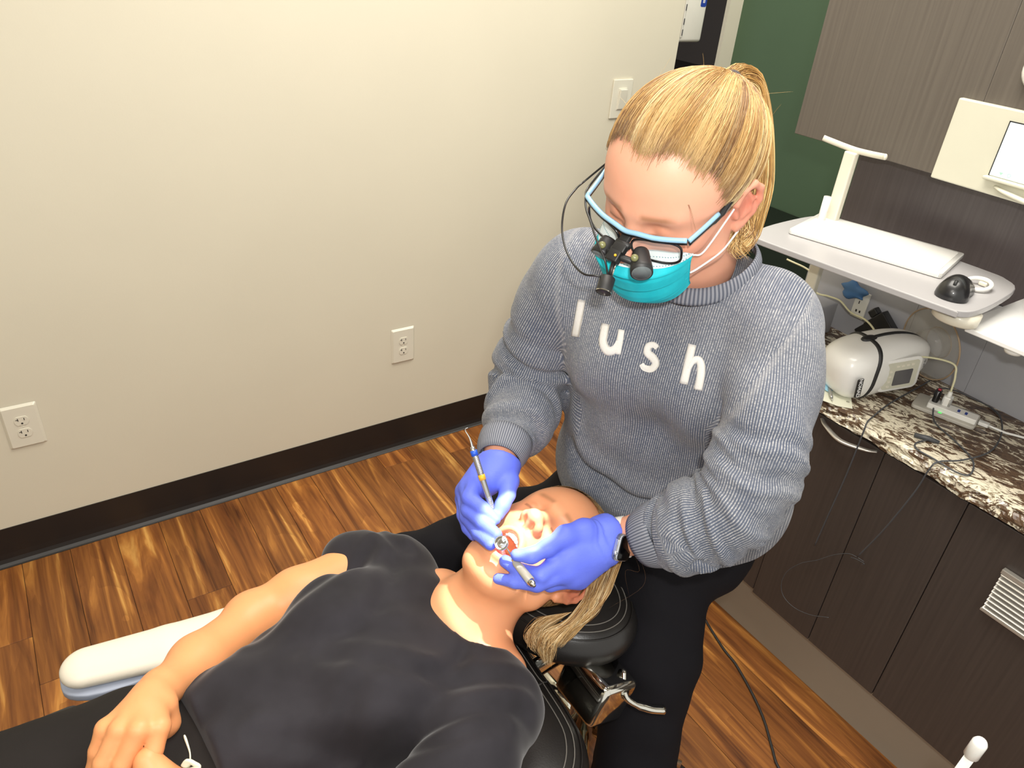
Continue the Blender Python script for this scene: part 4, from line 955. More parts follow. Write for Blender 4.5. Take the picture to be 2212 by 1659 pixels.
def ribmat():
    t = NT('grey_rib_knit'); uv = t.n('UVMap').outputs[0]; sep = t.n('SeparateXYZ'); t.l(uv, sep.inputs[0])
    fr = t.math('ABSOLUTE', t.math('SUBTRACT', t.math('FRACT', sep.outputs[0]), 0.5)); r = t.ramp(fr, [(0.1, (1, 1, 1, 1)), (0.42, (0, 0, 0, 1))])
    t.set(Base_Color=t.mix(r, rgb(86, 91, 104), rgb(146, 148, 156)), Roughness=0.9); t.b.inputs['Specular IOR Level'].default_value = 0.15; t.bump(r, 0.6, 0.0008); return t.m
M['rib'] = ribmat()
slL = spline(A([(1655, 668, 1.035), (1666, 720, 1.005), (1668, 850, .975), (1636, 985, .965), (1598, 1082, .975), (1500, 1135, 1.01), (1490, 1144, 1.015), (1466, 1147, 1.027)]), 9)
slR = spline(A([(1255, 575, 1.13), (1222, 640, 1.16), (1165, 750, 1.23), (1142, 830, 1.265), (1132, 875, 1.24), (1122, 908, 1.215), (1112, 930, 1.20)]), 9)
def arclen(P_): return np.concatenate([[0], np.cumsum(np.linalg.norm(np.diff(P_, axis=0), axis=1))])
rL = np.interp(np.linspace(0, 1, len(slL)), [0, .12, .3, .5, .62, .75, .9, .965, 1], [.052, .056, .057, .056, .057, .055, .052, .050, .045])
rR = np.interp(np.linspace(0, 1, len(slR)), [0, .15, .4, .6, .75, .9, 1], [.052, .060, .062, .060, .055, .048, .042])
S = Sdf((.40, .25, .72), (1.03, 1.0, 1.42), .0046)
SLj, SRj = np.array((.815, .560, 1.262)), np.array((.705, .790, 1.265))
NBs = NB + np.array((.01, 0, -.035))
S.cone(SLj, SRj, .058, k=0); S.cone(NBs, SLj, .058, .052, k=.03); S.cone(NBs, SRj, .058, .052, k=.03)
Cc_ = np.array((.795, .672, 1.17)); S.cone(Cc_ + Lx * .082, Cc_ - Lx * .082, .112, k=.06)
Wc = np.array((.835, .682, 1.02)); S.cone(Wc + Lx * .075, Wc - Lx * .075, .118, k=.06)
Bc = np.array((.855, .688, .90)); S.cone(Bc + Lx * .085, Bc - Lx * .085, .126, k=.04)
for s in (-1, 1): S.ell(Cc_ + Fd * .075 + Lx * s * .065 + (0, 0, .0), (.058, .058, .06), k=.05)
T_L, U_L, W_L = frames(slL, Fd); T_R, U_R, W_R = frames(slR, Fd); aL, aR = arclen(slL), arclen(slR)
for P_, r_ in ((slL, rL), (slR, rR)):
    for i in range(0, len(P_) - 1, 2): j = min(i + 2, len(P_) - 1); S.cone(P_[i], P_[j], r_[i], r_[j], k=.022 if i < 14 else .010)
def nearest(Q, P_, T, U, W, al):
    'index, angle and arclength of the nearest point of a polyline'
    out_i = np.empty(len(Q), int); 
    for a in range(0, len(Q), 20000): out_i[a:a + 20000] = ((Q[a:a + 20000, None] - P_[None]) ** 2).sum(2).argmin(1)
    d = Q - P_[out_i]; th = np.arctan2((d * W[out_i]).sum(1), (d * U[out_i]).sum(1)); s_ = al[out_i] + (d * T[out_i]).sum(1)
    return out_i, th, s_, np.linalg.norm(d, axis=1)
def torso_c(Q):
    z = (Q - HC) @ UT; a = (Q - HC) @ Lx; Ff = np.cross(Lx, UT); b = (Q - HC) @ Ff; return a, b * (1 if Ff @ Fd > 0 else -1), z
def folds(Q):
    sm = lambda d_, r_: np.clip((r_ + .022 - d_) / .018, 0, 1)
    d = np.zeros(len(Q)); iL, tL, sL, dL = nearest(Q, slL, T_L, U_L, W_L, aL); iR, tR, sR, dR = nearest(Q, slR, T_R, U_R, W_R, aR)
    L1 = aL[-1]; x_ = sL / L1
    wL = sm(dL, rL[iL]) * np.clip((x_ - .42) / .12, 0, 1)
    ph = sL * 185 + 1.6 * np.sin(tL + 1) + 1.2 * np.sin(2 * tL + sL * 25); d -= wL * (.0036 * np.sin(ph) + .0022 * np.sin(ph * 1.9 + 2 * tL + 1.5 * np.sin(tL * 3))) * (1 + .3 * (x_ > .75))
    d -= sm(dL, rL[iL]) * .004 * np.sin(sL * 55 + 2.0 * tL) * np.clip(x_ / .15, 0, 1)
    x_ = sR / aR[-1]; wR = sm(dR, rR[iR]) * np.clip((x_ - .30) / .12, 0, 1)
    ph = sR * 135 + 1.3 * np.sin(tR + 2.2) + .7 * np.sin(2 * tR + sR * 30); d -= wR * (.0056 * np.sin(ph) + .003 * np.sin(ph * 1.8 + tR))
    d -= sm(dR, rR[iR]) * .004 * np.sin(sR * 50 + 2 * tR + 1) * np.clip(x_ / .15, 0, 1)
    a, b, z = torso_c(Q); wt = np.clip((dL - rL[iL] - .016) / .03, 0, 1) * np.clip((dR - rR[iR] - .016) / .03, 0, 1) * np.clip((.175 - np.abs(a)) / .04, 0, 1)
    # broad horizontal folds at the waist, pulling up to the sides
    f = .014 * np.exp(-((z - .12 - 1.6 * (a + .02) ** 2 * 2) / .020) ** 2) + .008 * np.exp(-((z - .055 - 1.2 * (a - .02) ** 2) / .018) ** 2) - .014 * np.exp(-((z - .088 - 1.5 * a ** 2) / .016) ** 2)
    f += .004 * np.sin(a * 42 + z * 22) * np.exp(-((z - .25) / .12) ** 2) + .003 * np.sin(a * 60 - z * 30)
    d -= wt * f * (b > -.02); return d
S.displace(folds, .03)
S.cone(NB + (-.02, -.008, .10), NB + (-.006, -.004, -.010), .070, .070, k=.004, mode='sub')
S.half(HC + UT * -.045, -UT, k=.004)
for P_, T__ in ((slL, T_L), (slR, T_R)): pass
V, F = S.net(1)
iL, tL, sL, dL = nearest(V, slL, T_L, U_L, W_L, aL); iR, tR, sR, dR = nearest(V, slR, T_R, U_R, W_R, aR)
a, b, z = torso_c(V)
# region per face: torso, left sleeve, right sleeve
rgnv = np.zeros(len(V), int); sl_in = dL - rL[iL] - .006; sr_in = dR - rR[iR] - .006
pL = a - (.120 + .45 * (z - .42)).clip(.07, .2); pR = -a - (.168 + .2 * (z - .35)); armL = (sl_in < .06) & (pL > 0) & (z > .20); armR = (sr_in < .035) & (pR > 0)
armL |= (iL > len(slL) * .36) & (sl_in < .012); armR |= (iR > len(slR) * .5) & (sr_in < .012)
rgnv[armL] = 1; rgnv[armR] = 2
rf = np.sort(rgnv[F], 1)[:, 2]; PIT = .0033
def uv_t():
    th = np.arctan2(a, b / .62 + 1e-9); tt = np.linspace(-pi, pi, 721); ex, ey = .185 * np.sin(tt), .125 * np.cos(tt)
    L_ = arclen(np.stack([ex, ey], 1)); L_ -= L_[360]; return (a + .06 * a * (z - .2)) / PIT, z
def uv_s(t_, s_, r_): return t_ * round(2 * pi * r_ / PIT) / (2 * pi), s_
UVs = [np.stack(uv_t(), 1), np.stack(uv_s(tL, sL, .057), 1), np.stack(uv_s(tR, sR, .057), 1)]
lu = np.zeros((len(F), 4, 2)); 
for k in range(3):
    m_ = rf == k; q = UVs[k][F[m_]]
    per = [2 * pi * 0 + (arclen(np.stack([.185 * np.sin(np.linspace(-pi, pi, 721)), .125 * np.cos(np.linspace(-pi, pi, 721))], 1))[-1]) / PIT, round(2 * pi * .057 / PIT), round(2 * pi * .057 / PIT)][k]
    ref = q[:, :1, 0]; q[:, :, 0] -= np.round((q[:, :, 0] - ref) / per) * per * (k > 0); lu[m_] = q
me = npmesh('sweatshirt', V, F, M['cord']); uvl = me.uv_layers.new(name='UVMap'); uvl.data.foreach_set('uv', lu.astype(np.float32).ravel())
wn = np.exp(-((sl_in + .002) / .006) ** 2) * 0; at_ = me.attributes.new('worn', 'FLOAT', 'POINT')
seam = np.zeros(len(V)); e0 = rf; bd = np.zeros(len(V), bool)
mx = np.zeros(len(V), int); mn = np.full(len(V), 9); np.maximum.at(mx, F.ravel(), np.repeat(rf, 4)); np.minimum.at(mn, F.ravel(), np.repeat(rf, 4)); seam = np.exp(-((pL - .004) / .0035) ** 2) * (sl_in < .06) * np.clip((z - .29) / .03, 0, 1) * (b > -.02) * (a < .19) + np.exp(-((pR - .004) / .0035) ** 2) * (sr_in < .03) * (iR < len(slR) * .42); seam = seam.clip(0, 1)
at_.data.foreach_set('value', seam.astype(np.float32)); SW = link('sweatshirt', me, CL)
SWB = BVHTree.FromPolygons([Vector(v) for v in V], [tuple(int(i) for i in f) for f in F])
# ribbed collar and cuffs
def band(name, ringf, ns, nv, pit, parent):
    Vv = []; Ff = []; uvs = []
    for i in range(ns):
        for j in range(nv): Vv.append(ringf(2 * pi * i / ns, j / (nv - 1)))
    for i in range(ns):
        for j in range(nv - 1): k = (i + 1) % ns; Ff.append((i * nv + j, k * nv + j, k * nv + j + 1, i * nv + j + 1)); uvs.append([(i * pit, j), ((i + 1) * pit, j), ((i + 1) * pit, j + 1), (i * pit, j + 1)])
    me = mesh(name, Vv, Ff, M['rib']); u = me.uv_layers.new(name='UVMap'); u.data.foreach_set('uv', np.array(uvs, np.float32).ravel()); o = link(name, me, parent)
    so_ = o.modifiers.new('t', 'SOLIDIFY'); so_.thickness = .003; so_.offset = 0; return o
ncd = _n((-.20, -.06, 1)); ncx = _n(np.cross(ncd, Fd)); ncy = np.cross(ncx, ncd) * -1
ncy = _n(Fd - ncd * (Fd @ ncd)); ncx = np.cross(ncy, ncd); NCC = NB + np.array((-.005, -.005, -.004))
def collar(a, v):
    w_ = .0745 * sin(a), .070 * cos(a); dip = -.022 * max(0, cos(a)) ** 1.5
    r_ = 1 + .10 * (1 - v) + .04 * sin(v * pi); return tuple(NCC + ncx * w_[0] * r_ + ncy * w_[1] * r_ * 1.02 + ncd * (dip + .022 * v - .004))
band('collar', collar, 96, 6, 1.0, SW)
def cuff(Pw, dirw, r0_, r1_, L_):
    dirw = _n(dirw); ux = _n(np.cross(dirw, (0, 0, 1))); uy = np.cross(dirw, ux)
    def f(a, v): r = r0_ + (r1_ - r0_) * v; r += .003 * sin(pi * v); return tuple(np.array(Pw) + dirw * L_ * v + (ux * cos(a) + uy * sin(a)) * r)
    return f
dL_ = at(1345, 1168, 1.085) - at(1405, 1145, 1.055)
band('cuff', cuff(at(1440, 1147, 1.040), dL_, .046, .0385, .040), 72, 6, 1.0, SW)
dR_ = at(1078, 992, 1.14) - at(1098, 935, 1.18)
band('cuff', cuff(at(1094, 950, 1.172), dR_, .041, .033, .043), 72, 6, 1.0, SW)
# raised letters
M['letter'] = mat('white_satin_stitch', (214, 212, 208), .55, bump=.6, bscale=700, bdist=.0006)
def stroke(P2, w_, n=6):
    'flat stroke outline of given width along 2-D points, as a polygon'
    P2 = spline([(x_, y_, 0) for x_, y_ in P2], n)[:, :2] if len(P2) > 2 else np.array(P2, float)
    T2 = np.gradient(P2, axis=0); T2 /= np.linalg.norm(T2, axis=1)[:, None]; N2 = np.stack([-T2[:, 1], T2[:, 0]], 1)
    w_ = np.interp(np.linspace(0, 1, len(P2)), np.linspace(0, 1, len(np.atleast_1d(w_))), np.atleast_1d(w_))[:, None] if np.ndim(w_) else w_
    return P2 + N2 * w_ / 2, P2 - N2 * w_ / 2
def letter(name, strokes, px0):
    'strokes drawn in photo pixels, laid onto the cloth'
    o_ = thing  # noqa
    VV = []; FF = []
    for pts, w_ in strokes:
        if len(pts) == 2: pts = [pts[0], ((pts[0][0] + pts[1][0]) / 2, (pts[0][1] + pts[1][1]) / 2), pts[1]]
        Lh, Rh = stroke(pts, w_); nn = len(Lh)
        rows = [Lh * (1 - q) + Rh * q for q in np.linspace(0, 1, 5)]
        base = len(VV); ok = []
        for lift in (-.0006, .0019):
            for qi, rw in enumerate(rows):
                for p_ in rw:
                    d = RW @ np.array([(p_[0] - 1106) / FPX, (p_[1] - 829.5) / FPX, 1.0]); d = _n(d); h_ = SWB.ray_cast(Vector(CAMP), Vector(d))
                    nrm = np.array(h_[1]); nrm = -nrm if nrm @ d > 0 else nrm; e_ = .55 if (qi in (0, 4) and lift > 0) else 1
                    VV.append(np.array(h_[0]) + nrm * lift * e_)
        R_ = 5
        ix = lambda l, r_, c_: base + l * R_ * nn + r_ * nn + c_
        for c_ in range(nn - 1):
            for r_ in range(R_ - 1): FF.append((ix(1, r_, c_), ix(1, r_, c_ + 1), ix(1, r_ + 1, c_ + 1), ix(1, r_ + 1, c_))); FF.append((ix(0, r_, c_), ix(0, r_ + 1, c_), ix(0, r_ + 1, c_ + 1), ix(0, r_, c_ + 1)))
            for r_ in (0, R_ - 1): FF.append((ix(0, r_, c_), ix(0, r_, c_ + 1), ix(1, r_, c_ + 1), ix(1, r_, c_)))
        for c_ in (0, nn - 1):
            for r_ in range(R_ - 1): FF.append((ix(0, r_, c_), ix(0, r_ + 1, c_), ix(1, r_ + 1, c_), ix(1, r_, c_)))
    return link(name, mesh(name, VV, FF, M['letter']), SW)
letter('letter', [([(1257, 648), (1243, 727)], 17)], 0)
letter('letter', [([(1309, 700), (1303, 737), (1312, 757), (1328, 755), (1339, 738)], [17, 18, 20, 18, 15]), ([(1343, 712), (1334, 765)], 14)], 0)
letter('letter', [([(1421, 752), (1412, 745), (1401, 748), (1399, 762), (1411, 773), (1417, 786), (1407, 797), (1392, 794), (1386, 786)], [11, 13, 15, 17, 18, 17, 15, 13, 10])], 0)
letter('letter', [([(1496, 744), (1477, 829)], 18), ([(1486, 800), (1496, 781), (1509, 777), (1515, 792), (1513, 818), (1508, 842)], [10, 14, 16, 18, 18, 18])], 0)
# seam round the left and right armholes, raised a little: narrow tube where the regions meet is left to the cloth

# ---- trousers
M['trouser'] = mat('black_trouser_cloth', (22, 21, 25), 0.85, var=.08, scale=12, bump=.15, bscale=900, spec=.15)
S = Sdf((.30, .20, -.0), (1.10, 1.12, 1.0), .009)
hipC = np.array((.87, .69, .78)); S.cone(hipC + Lx * .045, hipC - Lx * .08, .125, k=0)
hL, kL = at(1436, 1170, 1.32), at(1372, 1640, 1.36); hR, kR = at(1330, 1110, 1.42), at(880, 1235, 1.46)
fL = np.array((kL[0] + .02, kL[1] + .06, .07)); fR = np.array((kR[0] + .08, kR[1] + .02, .07))
S.chain([hipC + Lx * .045, hL, hL * .5 + kL * .5, kL], [.11, .088, .084, .072], k=.03); S.chain([kL, kL * .4 + fL * .6, fL], [.070, .062, .052], k=.02)
S.chain([hipC - Lx * .08, hR, hR * .5 + kR * .5, kR], [.12, .098, .088, .070], k=.05); S.chain([kR, kR * .4 + fR * .6, fR], [.070, .062, .052], k=.02)
S.displace(lambda Q: .0025 * np.sin(Q[:, 0] * 60 + Q[:, 2] * 35) * np.sin(Q[:, 1] * 48 + Q[:, 2] * 20), .03)
sdf_obj('trousers', S, M['trouser'], CL, 1)
M['shoe'] = mat('black_shoe', (24, 24, 25), .5)
for ft, dr in ((fL, (-.9, -.5, 0)), (fR, (-.95, .1, 0))):
    S = Sdf(ft - (.25, .25, .09), ft + (.25, .25, .1), .006); dv = _n(dr); S.chain([ft * (1, 1, 0) + (0, 0, .05), ft * (1, 1, 0) + dv * .10 + (0, 0, .045), ft * (1, 1, 0) + dv * .17 + (0, 0, .04)], [.045, .042, .036], k=.02); S.half((0, 0, .002), (0, 0, -1)); sdf_obj('shoe', S, M['shoe'], CL, 1)
# stool under the clinician
stl = thing('stool', 'round black operator stool under the clinician', 'stool', (.85, .77, 0))
SM_ = Matrix.Translation((.85, .77, 0)) @ Matrix.Diagonal((.88, .88, 1, 1))
part('seat', lathe([(0, .575), (.15, .575), (.175, .59), (.18, .615), (.165, .637), (.10, .642), (0, .640)], 36, SM_), M['blkm'], stl)
part('column', lathe([(.04, .06), (.04, .32), (.026, .325), (.026, .58)], 20, SM_), M['chrome'], stl)
for k in range(5):
    a = 2 * pi * k / 5 + .3; e_ = np.array((.85 + .24 * cos(a), .77 + .24 * sin(a), .075)); lg_ = part('leg', tube([(.85 + .02 * cos(a), .77 + .02 * sin(a), .09), tuple(e_)], [.022, .014], 12, flat=.7), M['chrome'], stl)
    part('caster', lathe([(0, -.012), (.026, -.012), (.028, 0), (.026, .012), (0, .012)], 18, Matrix.Translation((e_[0], e_[1], .030)) @ Matrix.Rotation(pi / 2, 4, 'X')), M['blkm'], lg_)
# ================================================================== worn things: mask, loupes, watch
def teal():
    t = NT('teal_nonwoven'); n = t.noise(40, 3); t.set(Base_Color=t.ramp(n, [(.3, rgb(20, 176, 192)), (.7, rgb(36, 194, 208))]), Roughness=.6); t.b.inputs['Specular IOR Level'].default_value = .3
    t.bump(t.noise(700, 2), .25, .0005); return t.m
M['teal'] = teal(); M['mwhite'] = mat('white_nonwoven', (214, 226, 228), .7, bump=.2, bscale=700); M['loop'] = mat('white_ear_loop', (232, 232, 230), .7, bump=.4, bscale=1500)
M['tealseam'] = mat('teal_weld', (20, 132, 148), .6)
yc_k = ([0, .10, .22, .34, .5, .68, .85, 1], [.106, .118, .1275, .126, .119, .113, .104, .086])
def mask_pt(u, v, off=0.0):
    s = np.clip(v, 0, 1); a = u * 1.42
    yc = np.interp(s, *yc_k); zc_ = np.interp(s, [0, .3, .85, 1], [-.022, -.050, -.108, -.122])
    c_ = cos(a) ** .72 if cos(a) > 0 else 0
    zs = np.interp(s, [0, 1], [-.030, -.088]); k = abs(u) ** 1.7
    y0 = .034 + .008 * s
    pinch = 1 - .42 * np.exp(-(s / .16) ** 2) * (1 - k) * (abs(u) > .0) * min(1, abs(u) * 6)
    y = y0 + (yc - y0) * (c_ if s > .2 else c_ * (1 - .5 * (.2 - s) * 5 * (1 - np.exp(-(u / .28) ** 2)) * c_ * .5))
    pl = .0042 * (np.mod(s * 3.6 + .1, 1.0) - .5) * (1 - k)
    x = .0625 * sin(a) / sin(1.42) * (1 - .05 * s)
    return np.array((x, y + pl + off * c_, zc_ * (1 - k) + zs * k))
def grid(fn, u0, u1, v0, v1, nu, nv, th=.0011):
    V = [fn(u0 + (u1 - u0) * i / (nu - 1), v0 + (v1 - v0) * j / (nv - 1)) for i in range(nu) for j in range(nv)]; V2 = [fn(u0 + (u1 - u0) * i / (nu - 1), v0 + (v1 - v0) * j / (nv - 1), th) for i in range(nu) for j in range(nv)]
    F = [(i * nv + j, (i + 1) * nv + j, (i + 1) * nv + j + 1, i * nv + j + 1) for i in range(nu - 1) for j in range(nv - 1)]; o = nu * nv
    F2 = [tuple(q + o for q in f[::-1]) for f in F]
    rim = [i * nv for i in range(nu)] + [(nu - 1) * nv + j for j in range(1, nv)] + [i * nv + nv - 1 for i in range(nu - 2, -1, -1)] + [j for j in range(nv - 2, 0, -1)]
    F3 = [(rim[i], rim[(i + 1) % len(rim)], rim[(i + 1) % len(rim)] + o, rim[i] + o) for i in range(len(rim))]
    return V + V2, F + F2 + F3
H4 = Matrix([list(r) for r in HM])
mk = part('face_mask', xf(grid(lambda u, v, o=0: mask_pt(u, v, o), -1, 1, .13, 1, 61, 60), H4), M['teal'], CL, label='teal pleated surgical mask over nose and chin')
part('nose_band', xf(grid(lambda u, v, o=0: mask_pt(u, v, o + .0004), -1, 1, 0, .135, 61, 10), H4), M['mwhite'], mk, label='white upper band')
for vv in (.045, .115): part('stitch_row', join(*[xf(box(mask_pt(u, vv, .0012) - (.0008, .0004, .0003), mask_pt(u, vv, .0012) + (.0008, .0004, .0003)), H4) for u in np.linspace(-.9, .9, 46)]), M['tealseam'], mk, False)
for s in (-1, 1):
    part('side_weld', xf(grid(lambda u, v, o=0: mask_pt(u, v, o + .0008), s * .93, s * 1.0, .5, .70, 5, 12), H4), M['tealseam'] if 0 else M['teal'], mk)
    lo_, hi_ = mask_pt(s * 1.0, .62), mask_pt(s * 1.0, .14)
    cord([loc2w(HM, q) for q in (lo_, lo_ + (s * .006, -.010, .004), (s * .0745, .016, -.058), (s * .080, -.002, -.043), (s * .083, -.016, -.030))], .0013, M['loop'], mk, name='ear_loop')
    cord([loc2w(HM, q) for q in (hi_, hi_ + (s * .009, -.008, .004), (s * .0785, .018, -.006), (s * .0815, .004, .008), (s * .083, -.008, .020))], .0012, M['loop'], mk, name='ear_loop')
# --- loupes
LP_ = thing('loupe_glasses', 'black and pale blue glasses with magnifying loupes and a small headlamp', 'glasses', loc2w(HM, (0, .1, 0)))
M['ltblue'] = mat('pale_blue_frame', (150, 196, 226), .3, coat=.5); M['frameb'] = mat('gloss_black_frame', (20, 20, 22), .25, coat=.4)
M['lens'] = mat('clear_lens', (225, 240, 244), .03, **{'Alpha': .16}); M['olive'] = mat('olive_knob', (120, 120, 78), .3, coat=.5)
Wl = lambda P_: [tuple(loc2w(HM, q)) for q in P_]
def fy(x): return .104 - 3.6 * x * x
def rimcurve(s, n=44):
    pts = []
    for a in np.linspace(0, 2 * pi, n, endpoint=False):
        ex = .029 * np.sign(cos(a)) * abs(cos(a)) ** .62; ez = .0150 * np.sign(sin(a)) * abs(sin(a)) ** .68; x = s * .0375 + ex; z = -.0125 + ez + .12 * (s * x - .0375) * (ez > 0)
        pts.append(np.array((x, fy(x), z)))
    return pts
fr = part('frame', tube(Wl([(x, fy(x), .0035 + .10 * (abs(x) - .035) * (abs(x) > .035) - .003 * np.exp(-(x / .012) ** 2)) for x in np.linspace(-.0715, .0715, 44)]), .0030, 10, flat=.8), M['frameb'], LP_)
part('frame_top', tube(Wl([(x, fy(x) - .0005, .0062 + .10 * (abs(x) - .035) * (abs(x) > .035) - .003 * np.exp(-(x / .012) ** 2)) for x in np.linspace(-.071, .071, 44)]), .0031, 10), M['ltblue'], fr, label='pale blue top edge')
for s in (-1, 1):
    rc = rimcurve(s); part('lens_rim', tube(Wl(rc), .0015, 8, closed=True), M['frameb'], LP_)
    Vc = Wl(rc) + Wl([np.array((s * .0375, fy(.0375) + .001, -.0125))]); n_ = len(rc)
    part('lens', ([*Vc], [(i, (i + 1) % n_, n_) for i in range(n_)]), M['lens'], LP_)
    tp = [(s * .0715, fy(.0715) - .001, .007), (s * .0745, .066, .009), (s * .0785, .040, .012)]
    tm = part('temple', tube(Wl(spline([(s * .0725, fy(.0715) - .002, .0045), (s * .0755, .060, .008), (s * .0790, .034, .013), (s * .0795, .008, .024), (s * .0785, -.010, .032), (s * .0770, -.028, .030)], 6)), [.0030] * 10 + [.0042] * 3 + [.0055] * 12 + [.0066] * 6, 10, up=(0, 0, 1), flat=.5), M['frameb'], LP_)
    part('temple_inlay', tube(Wl(spline([(s * .0722, fy(.0715) - .002, .0085), (s * .0752, .060, .0115), (s * .0785, .036, .0165)], 6)), .0031, 10, flat=.8), M['ltblue'], tm)
def al(u, v, d): return at(u, v, d + .052 + (1345 - u) * .0003)
def AL(L_): return [al(*q) for q in L_]
# mount, barrels and lamp
def bxo(c, ax_, ay_, sx_, sy_, sz_, bev=.001):
    M4 = frame(c, ax_, ay_); return xf(box((-sx_ / 2, -sy_ / 2, -sz_ / 2), (sx_ / 2, sy_ / 2, sz_ / 2), bev), M4)
ax_r = al(1380, 560, .805) - al(1310, 530, .815); dn_ = al(1322, 590, .80) - al(1345, 520, .812)
part('bridge_clip', bxo(al(1349, 519, .812), ax_r, dn_, .013, .016, .006), M['blkm'], LP_)
part('hinge_barrel', tube([al(1333, 521, .806), al(1360, 533, .802)], .0038, 12), M['blkm'], LP_)
part('mount_block', bxo(al(1329, 551, .802), ax_r, dn_, .017, .017, .010, .0015), M['blkm'], LP_)
part('mount_block', bxo(al(1340, 535, .803), ax_r, dn_, .018, .012, .008, .0015), M['blkm'], LP_)
part('cross_bar', tube([al(1305, 541, .812), al(1330, 552, .806), al(1374, 568, .800)], .0042, 10), M['blkm'], LP_)
for a_, b_, kn in ((al(1318, 516, .822), al(1297, 552, .815), al(1301, 529, .797)), (al(1384, 543, .812), al(1386, 590, .795), al(1371, 557, .786))):
    d_ = b_ - a_; br_ = part('barrel', tube([a_, a_ + d_ * .1, a_ + d_ * .45, a_ + d_ * .8, b_], [.0085, .0098, .0112, .0128, .0128], 24), M['blkm'], LP_)
    part('barrel_lens', tube([b_, b_ + d_ * .02], .0112, 24), M['lens'], br_)
    part('knob', tube([kn + _n(CAMP - kn) * -.006, kn, kn + _n(CAMP - kn) * .0015], [.0045, .0042, .003], 16), M['olive'], LP_)
pk_ = al(1329, 551, .794); part('screw', tube([pk_, pk_ + _n(CAMP - pk_) * .003], .0016, 10), M['ringy'], LP_)
part('lamp_stem', tube([al(1326, 566, .802), al(1318, 596, .800)], .0028, 10), M['blkm'], LP_)
part('lamp_pin', tube([al(1330, 572, .797), al(1322, 596, .796)], .0009, 8), M['chrome'], LP_)
la, lb_ = al(1313, 599, .800), al(1303.5, 631, .793)
lmp = part('headlamp', tube([la, la + (lb_ - la) * .05, la + (lb_ - la) * .95, lb_], [.0084, .0092, .0092, .0090], 24), M['blkm'], LP_)
part('lamp_bezel', tube([lb_ - (lb_ - la) * .03, lb_ + (lb_ - la) * .03], .0093, 24, cap=False), M['chrome'], lmp)
M['lamplens'] = mat('headlamp_lens_lit', (250, 250, 255), .1, emit=(250, 250, 255), estr=8); part('lamp_lens', tube([lb_ - (lb_ - la) * .02, lb_ - (lb_ - la) * .01], .0078, 20), M['lamplens'], lmp)
tr_ = loc2w(HM, (.080, .010, .022))
cord(AL([(1311, 600, .80), (1290, 596, .79), (1262, 592, .79), (1240, 572, .80), (1221, 535, .81), (1214, 490, .82), (1222, 440, .83), (1244, 408, .85)]) + [al(1262, 392, .875), tr_], .0013, M['blk'], LP_, name='lamp_cable')
cord(AL([(1314, 598, .798), (1306, 560, .79), (1290, 522, .79), (1276, 480, .80), (1266, 450, .81), (1265, 425, .825), (1273, 402, .85)]) + [tr_ + (0, 0, .004)], .0013, M['blk'], LP_, name='lamp_cable')
# --- watch
wt_ = thing('wristwatch', 'smartwatch with dark square face and white band on the clinician\'s wrist', 'watch', at(1352, 1180, 1.04))
wd = _n(at(1318, 1163, 1.08) - at(1400, 1151, 1.06)); wc_ = at(1340, 1161, 1.086)
ux = _n(np.cross(wd, (0, 0, 1))); uy = np.cross(wd, ux)
part('strap', xf((lambda rp: ([tuple(q) for q in rp[0]], rp[1]))(lathe([(.0280, -.010), (.0300, -.010), (.0300, .010), (.0280, .010)], 48, None, cap=False)), frame(wc_, ux, uy)), M['white'], wt_)
fc = at(1346, 1183, 1.050); fn_ = _n(CAMP - fc) * .55 + _n(at(1346, 1183, 1.05) - wc_) * .6; fn_ = _n(fn_ - wd * (fn_ @ wd)); fn_ = _n(fn_ - wd * .55)
upv = _n(np.cross(fn_, wd)); up2 = np.cross(fn_, np.cross(upv, fn_))
WM = frame(fc, _n(at(1358, 1183, 1.062) - at(1338, 1182, 1.045)), at(1352, 1160, 1.048) - at(1342, 1204, 1.048))
M['alu'] = mat('silver_case', (190, 194, 204), .25, metal=.7)
part('case', xf(prism(rrect(.0315, .0385, .008, 6), .0095, Matrix.Translation((0, 0, -.006)), .002), WM), M['alu'], wt_)
part('glass_face', xf(prism(rrect(.0285, .0355, .0065, 6), .0016, Matrix.Translation((0, 0, .0032)), .0006), WM), mat('watch_glass', (7, 7, 9), .12, spec=.3), wt_)
part('crown', xf(tube([(-.0155, -.008, 0), (-.0185, -.008, 0)], .0034, 14), WM), M['alu'], wt_)
part('side_button', xf(box((-.0168, .003, -.0012), (-.0155, .011, .0012), .0005), WM), M['alu'], wt_)

# ================================================================== instruments
def shank(pts, rs_, mt, parent, name='shank'):
    P_ = spline(pts, 6); return part(name, tube(P_, np.interp(np.linspace(0, 1, len(P_)), np.linspace(0, 1, len(rs_)), rs_), 10), mt, parent)
ex = thing('scaler', 'steel hand scaler with blue and yellow bands in the right glove', 'instrument', at(1040, 1030, 1.09))
e0, e1 = at(1020, 965, 1.078), at(1066, 1108, 1.082); ed = e1 - e0
hd_ = part('handle', tube([e0, e0 + ed * .03, e0 + ed * .12, e0 + ed * .86, e0 + ed * 1.0], [.0028, .0036, .0046, .0046, .0026], 20), M['steel'], ex)
for a_, b_, mt_ in ((.055, .135, 'ringb'), (.42, .50, 'ringy')): part('colour_band', tube([e0 + ed * a_, e0 + ed * b_], .0052, 20), M[mt_], ex)
for k in range(11): q = .16 + .022 * k; part('knurl_ring', tube([e0 + ed * q, e0 + ed * (q + .010)], .0050, 16), M['steel'], hd_)
for k in range(8): q = .76 + .022 * k; part('knurl_ring', tube([e0 + ed * q, e0 + ed * (q + .010)], .0049 - .0001 * k, 16), M['steel'], hd_)
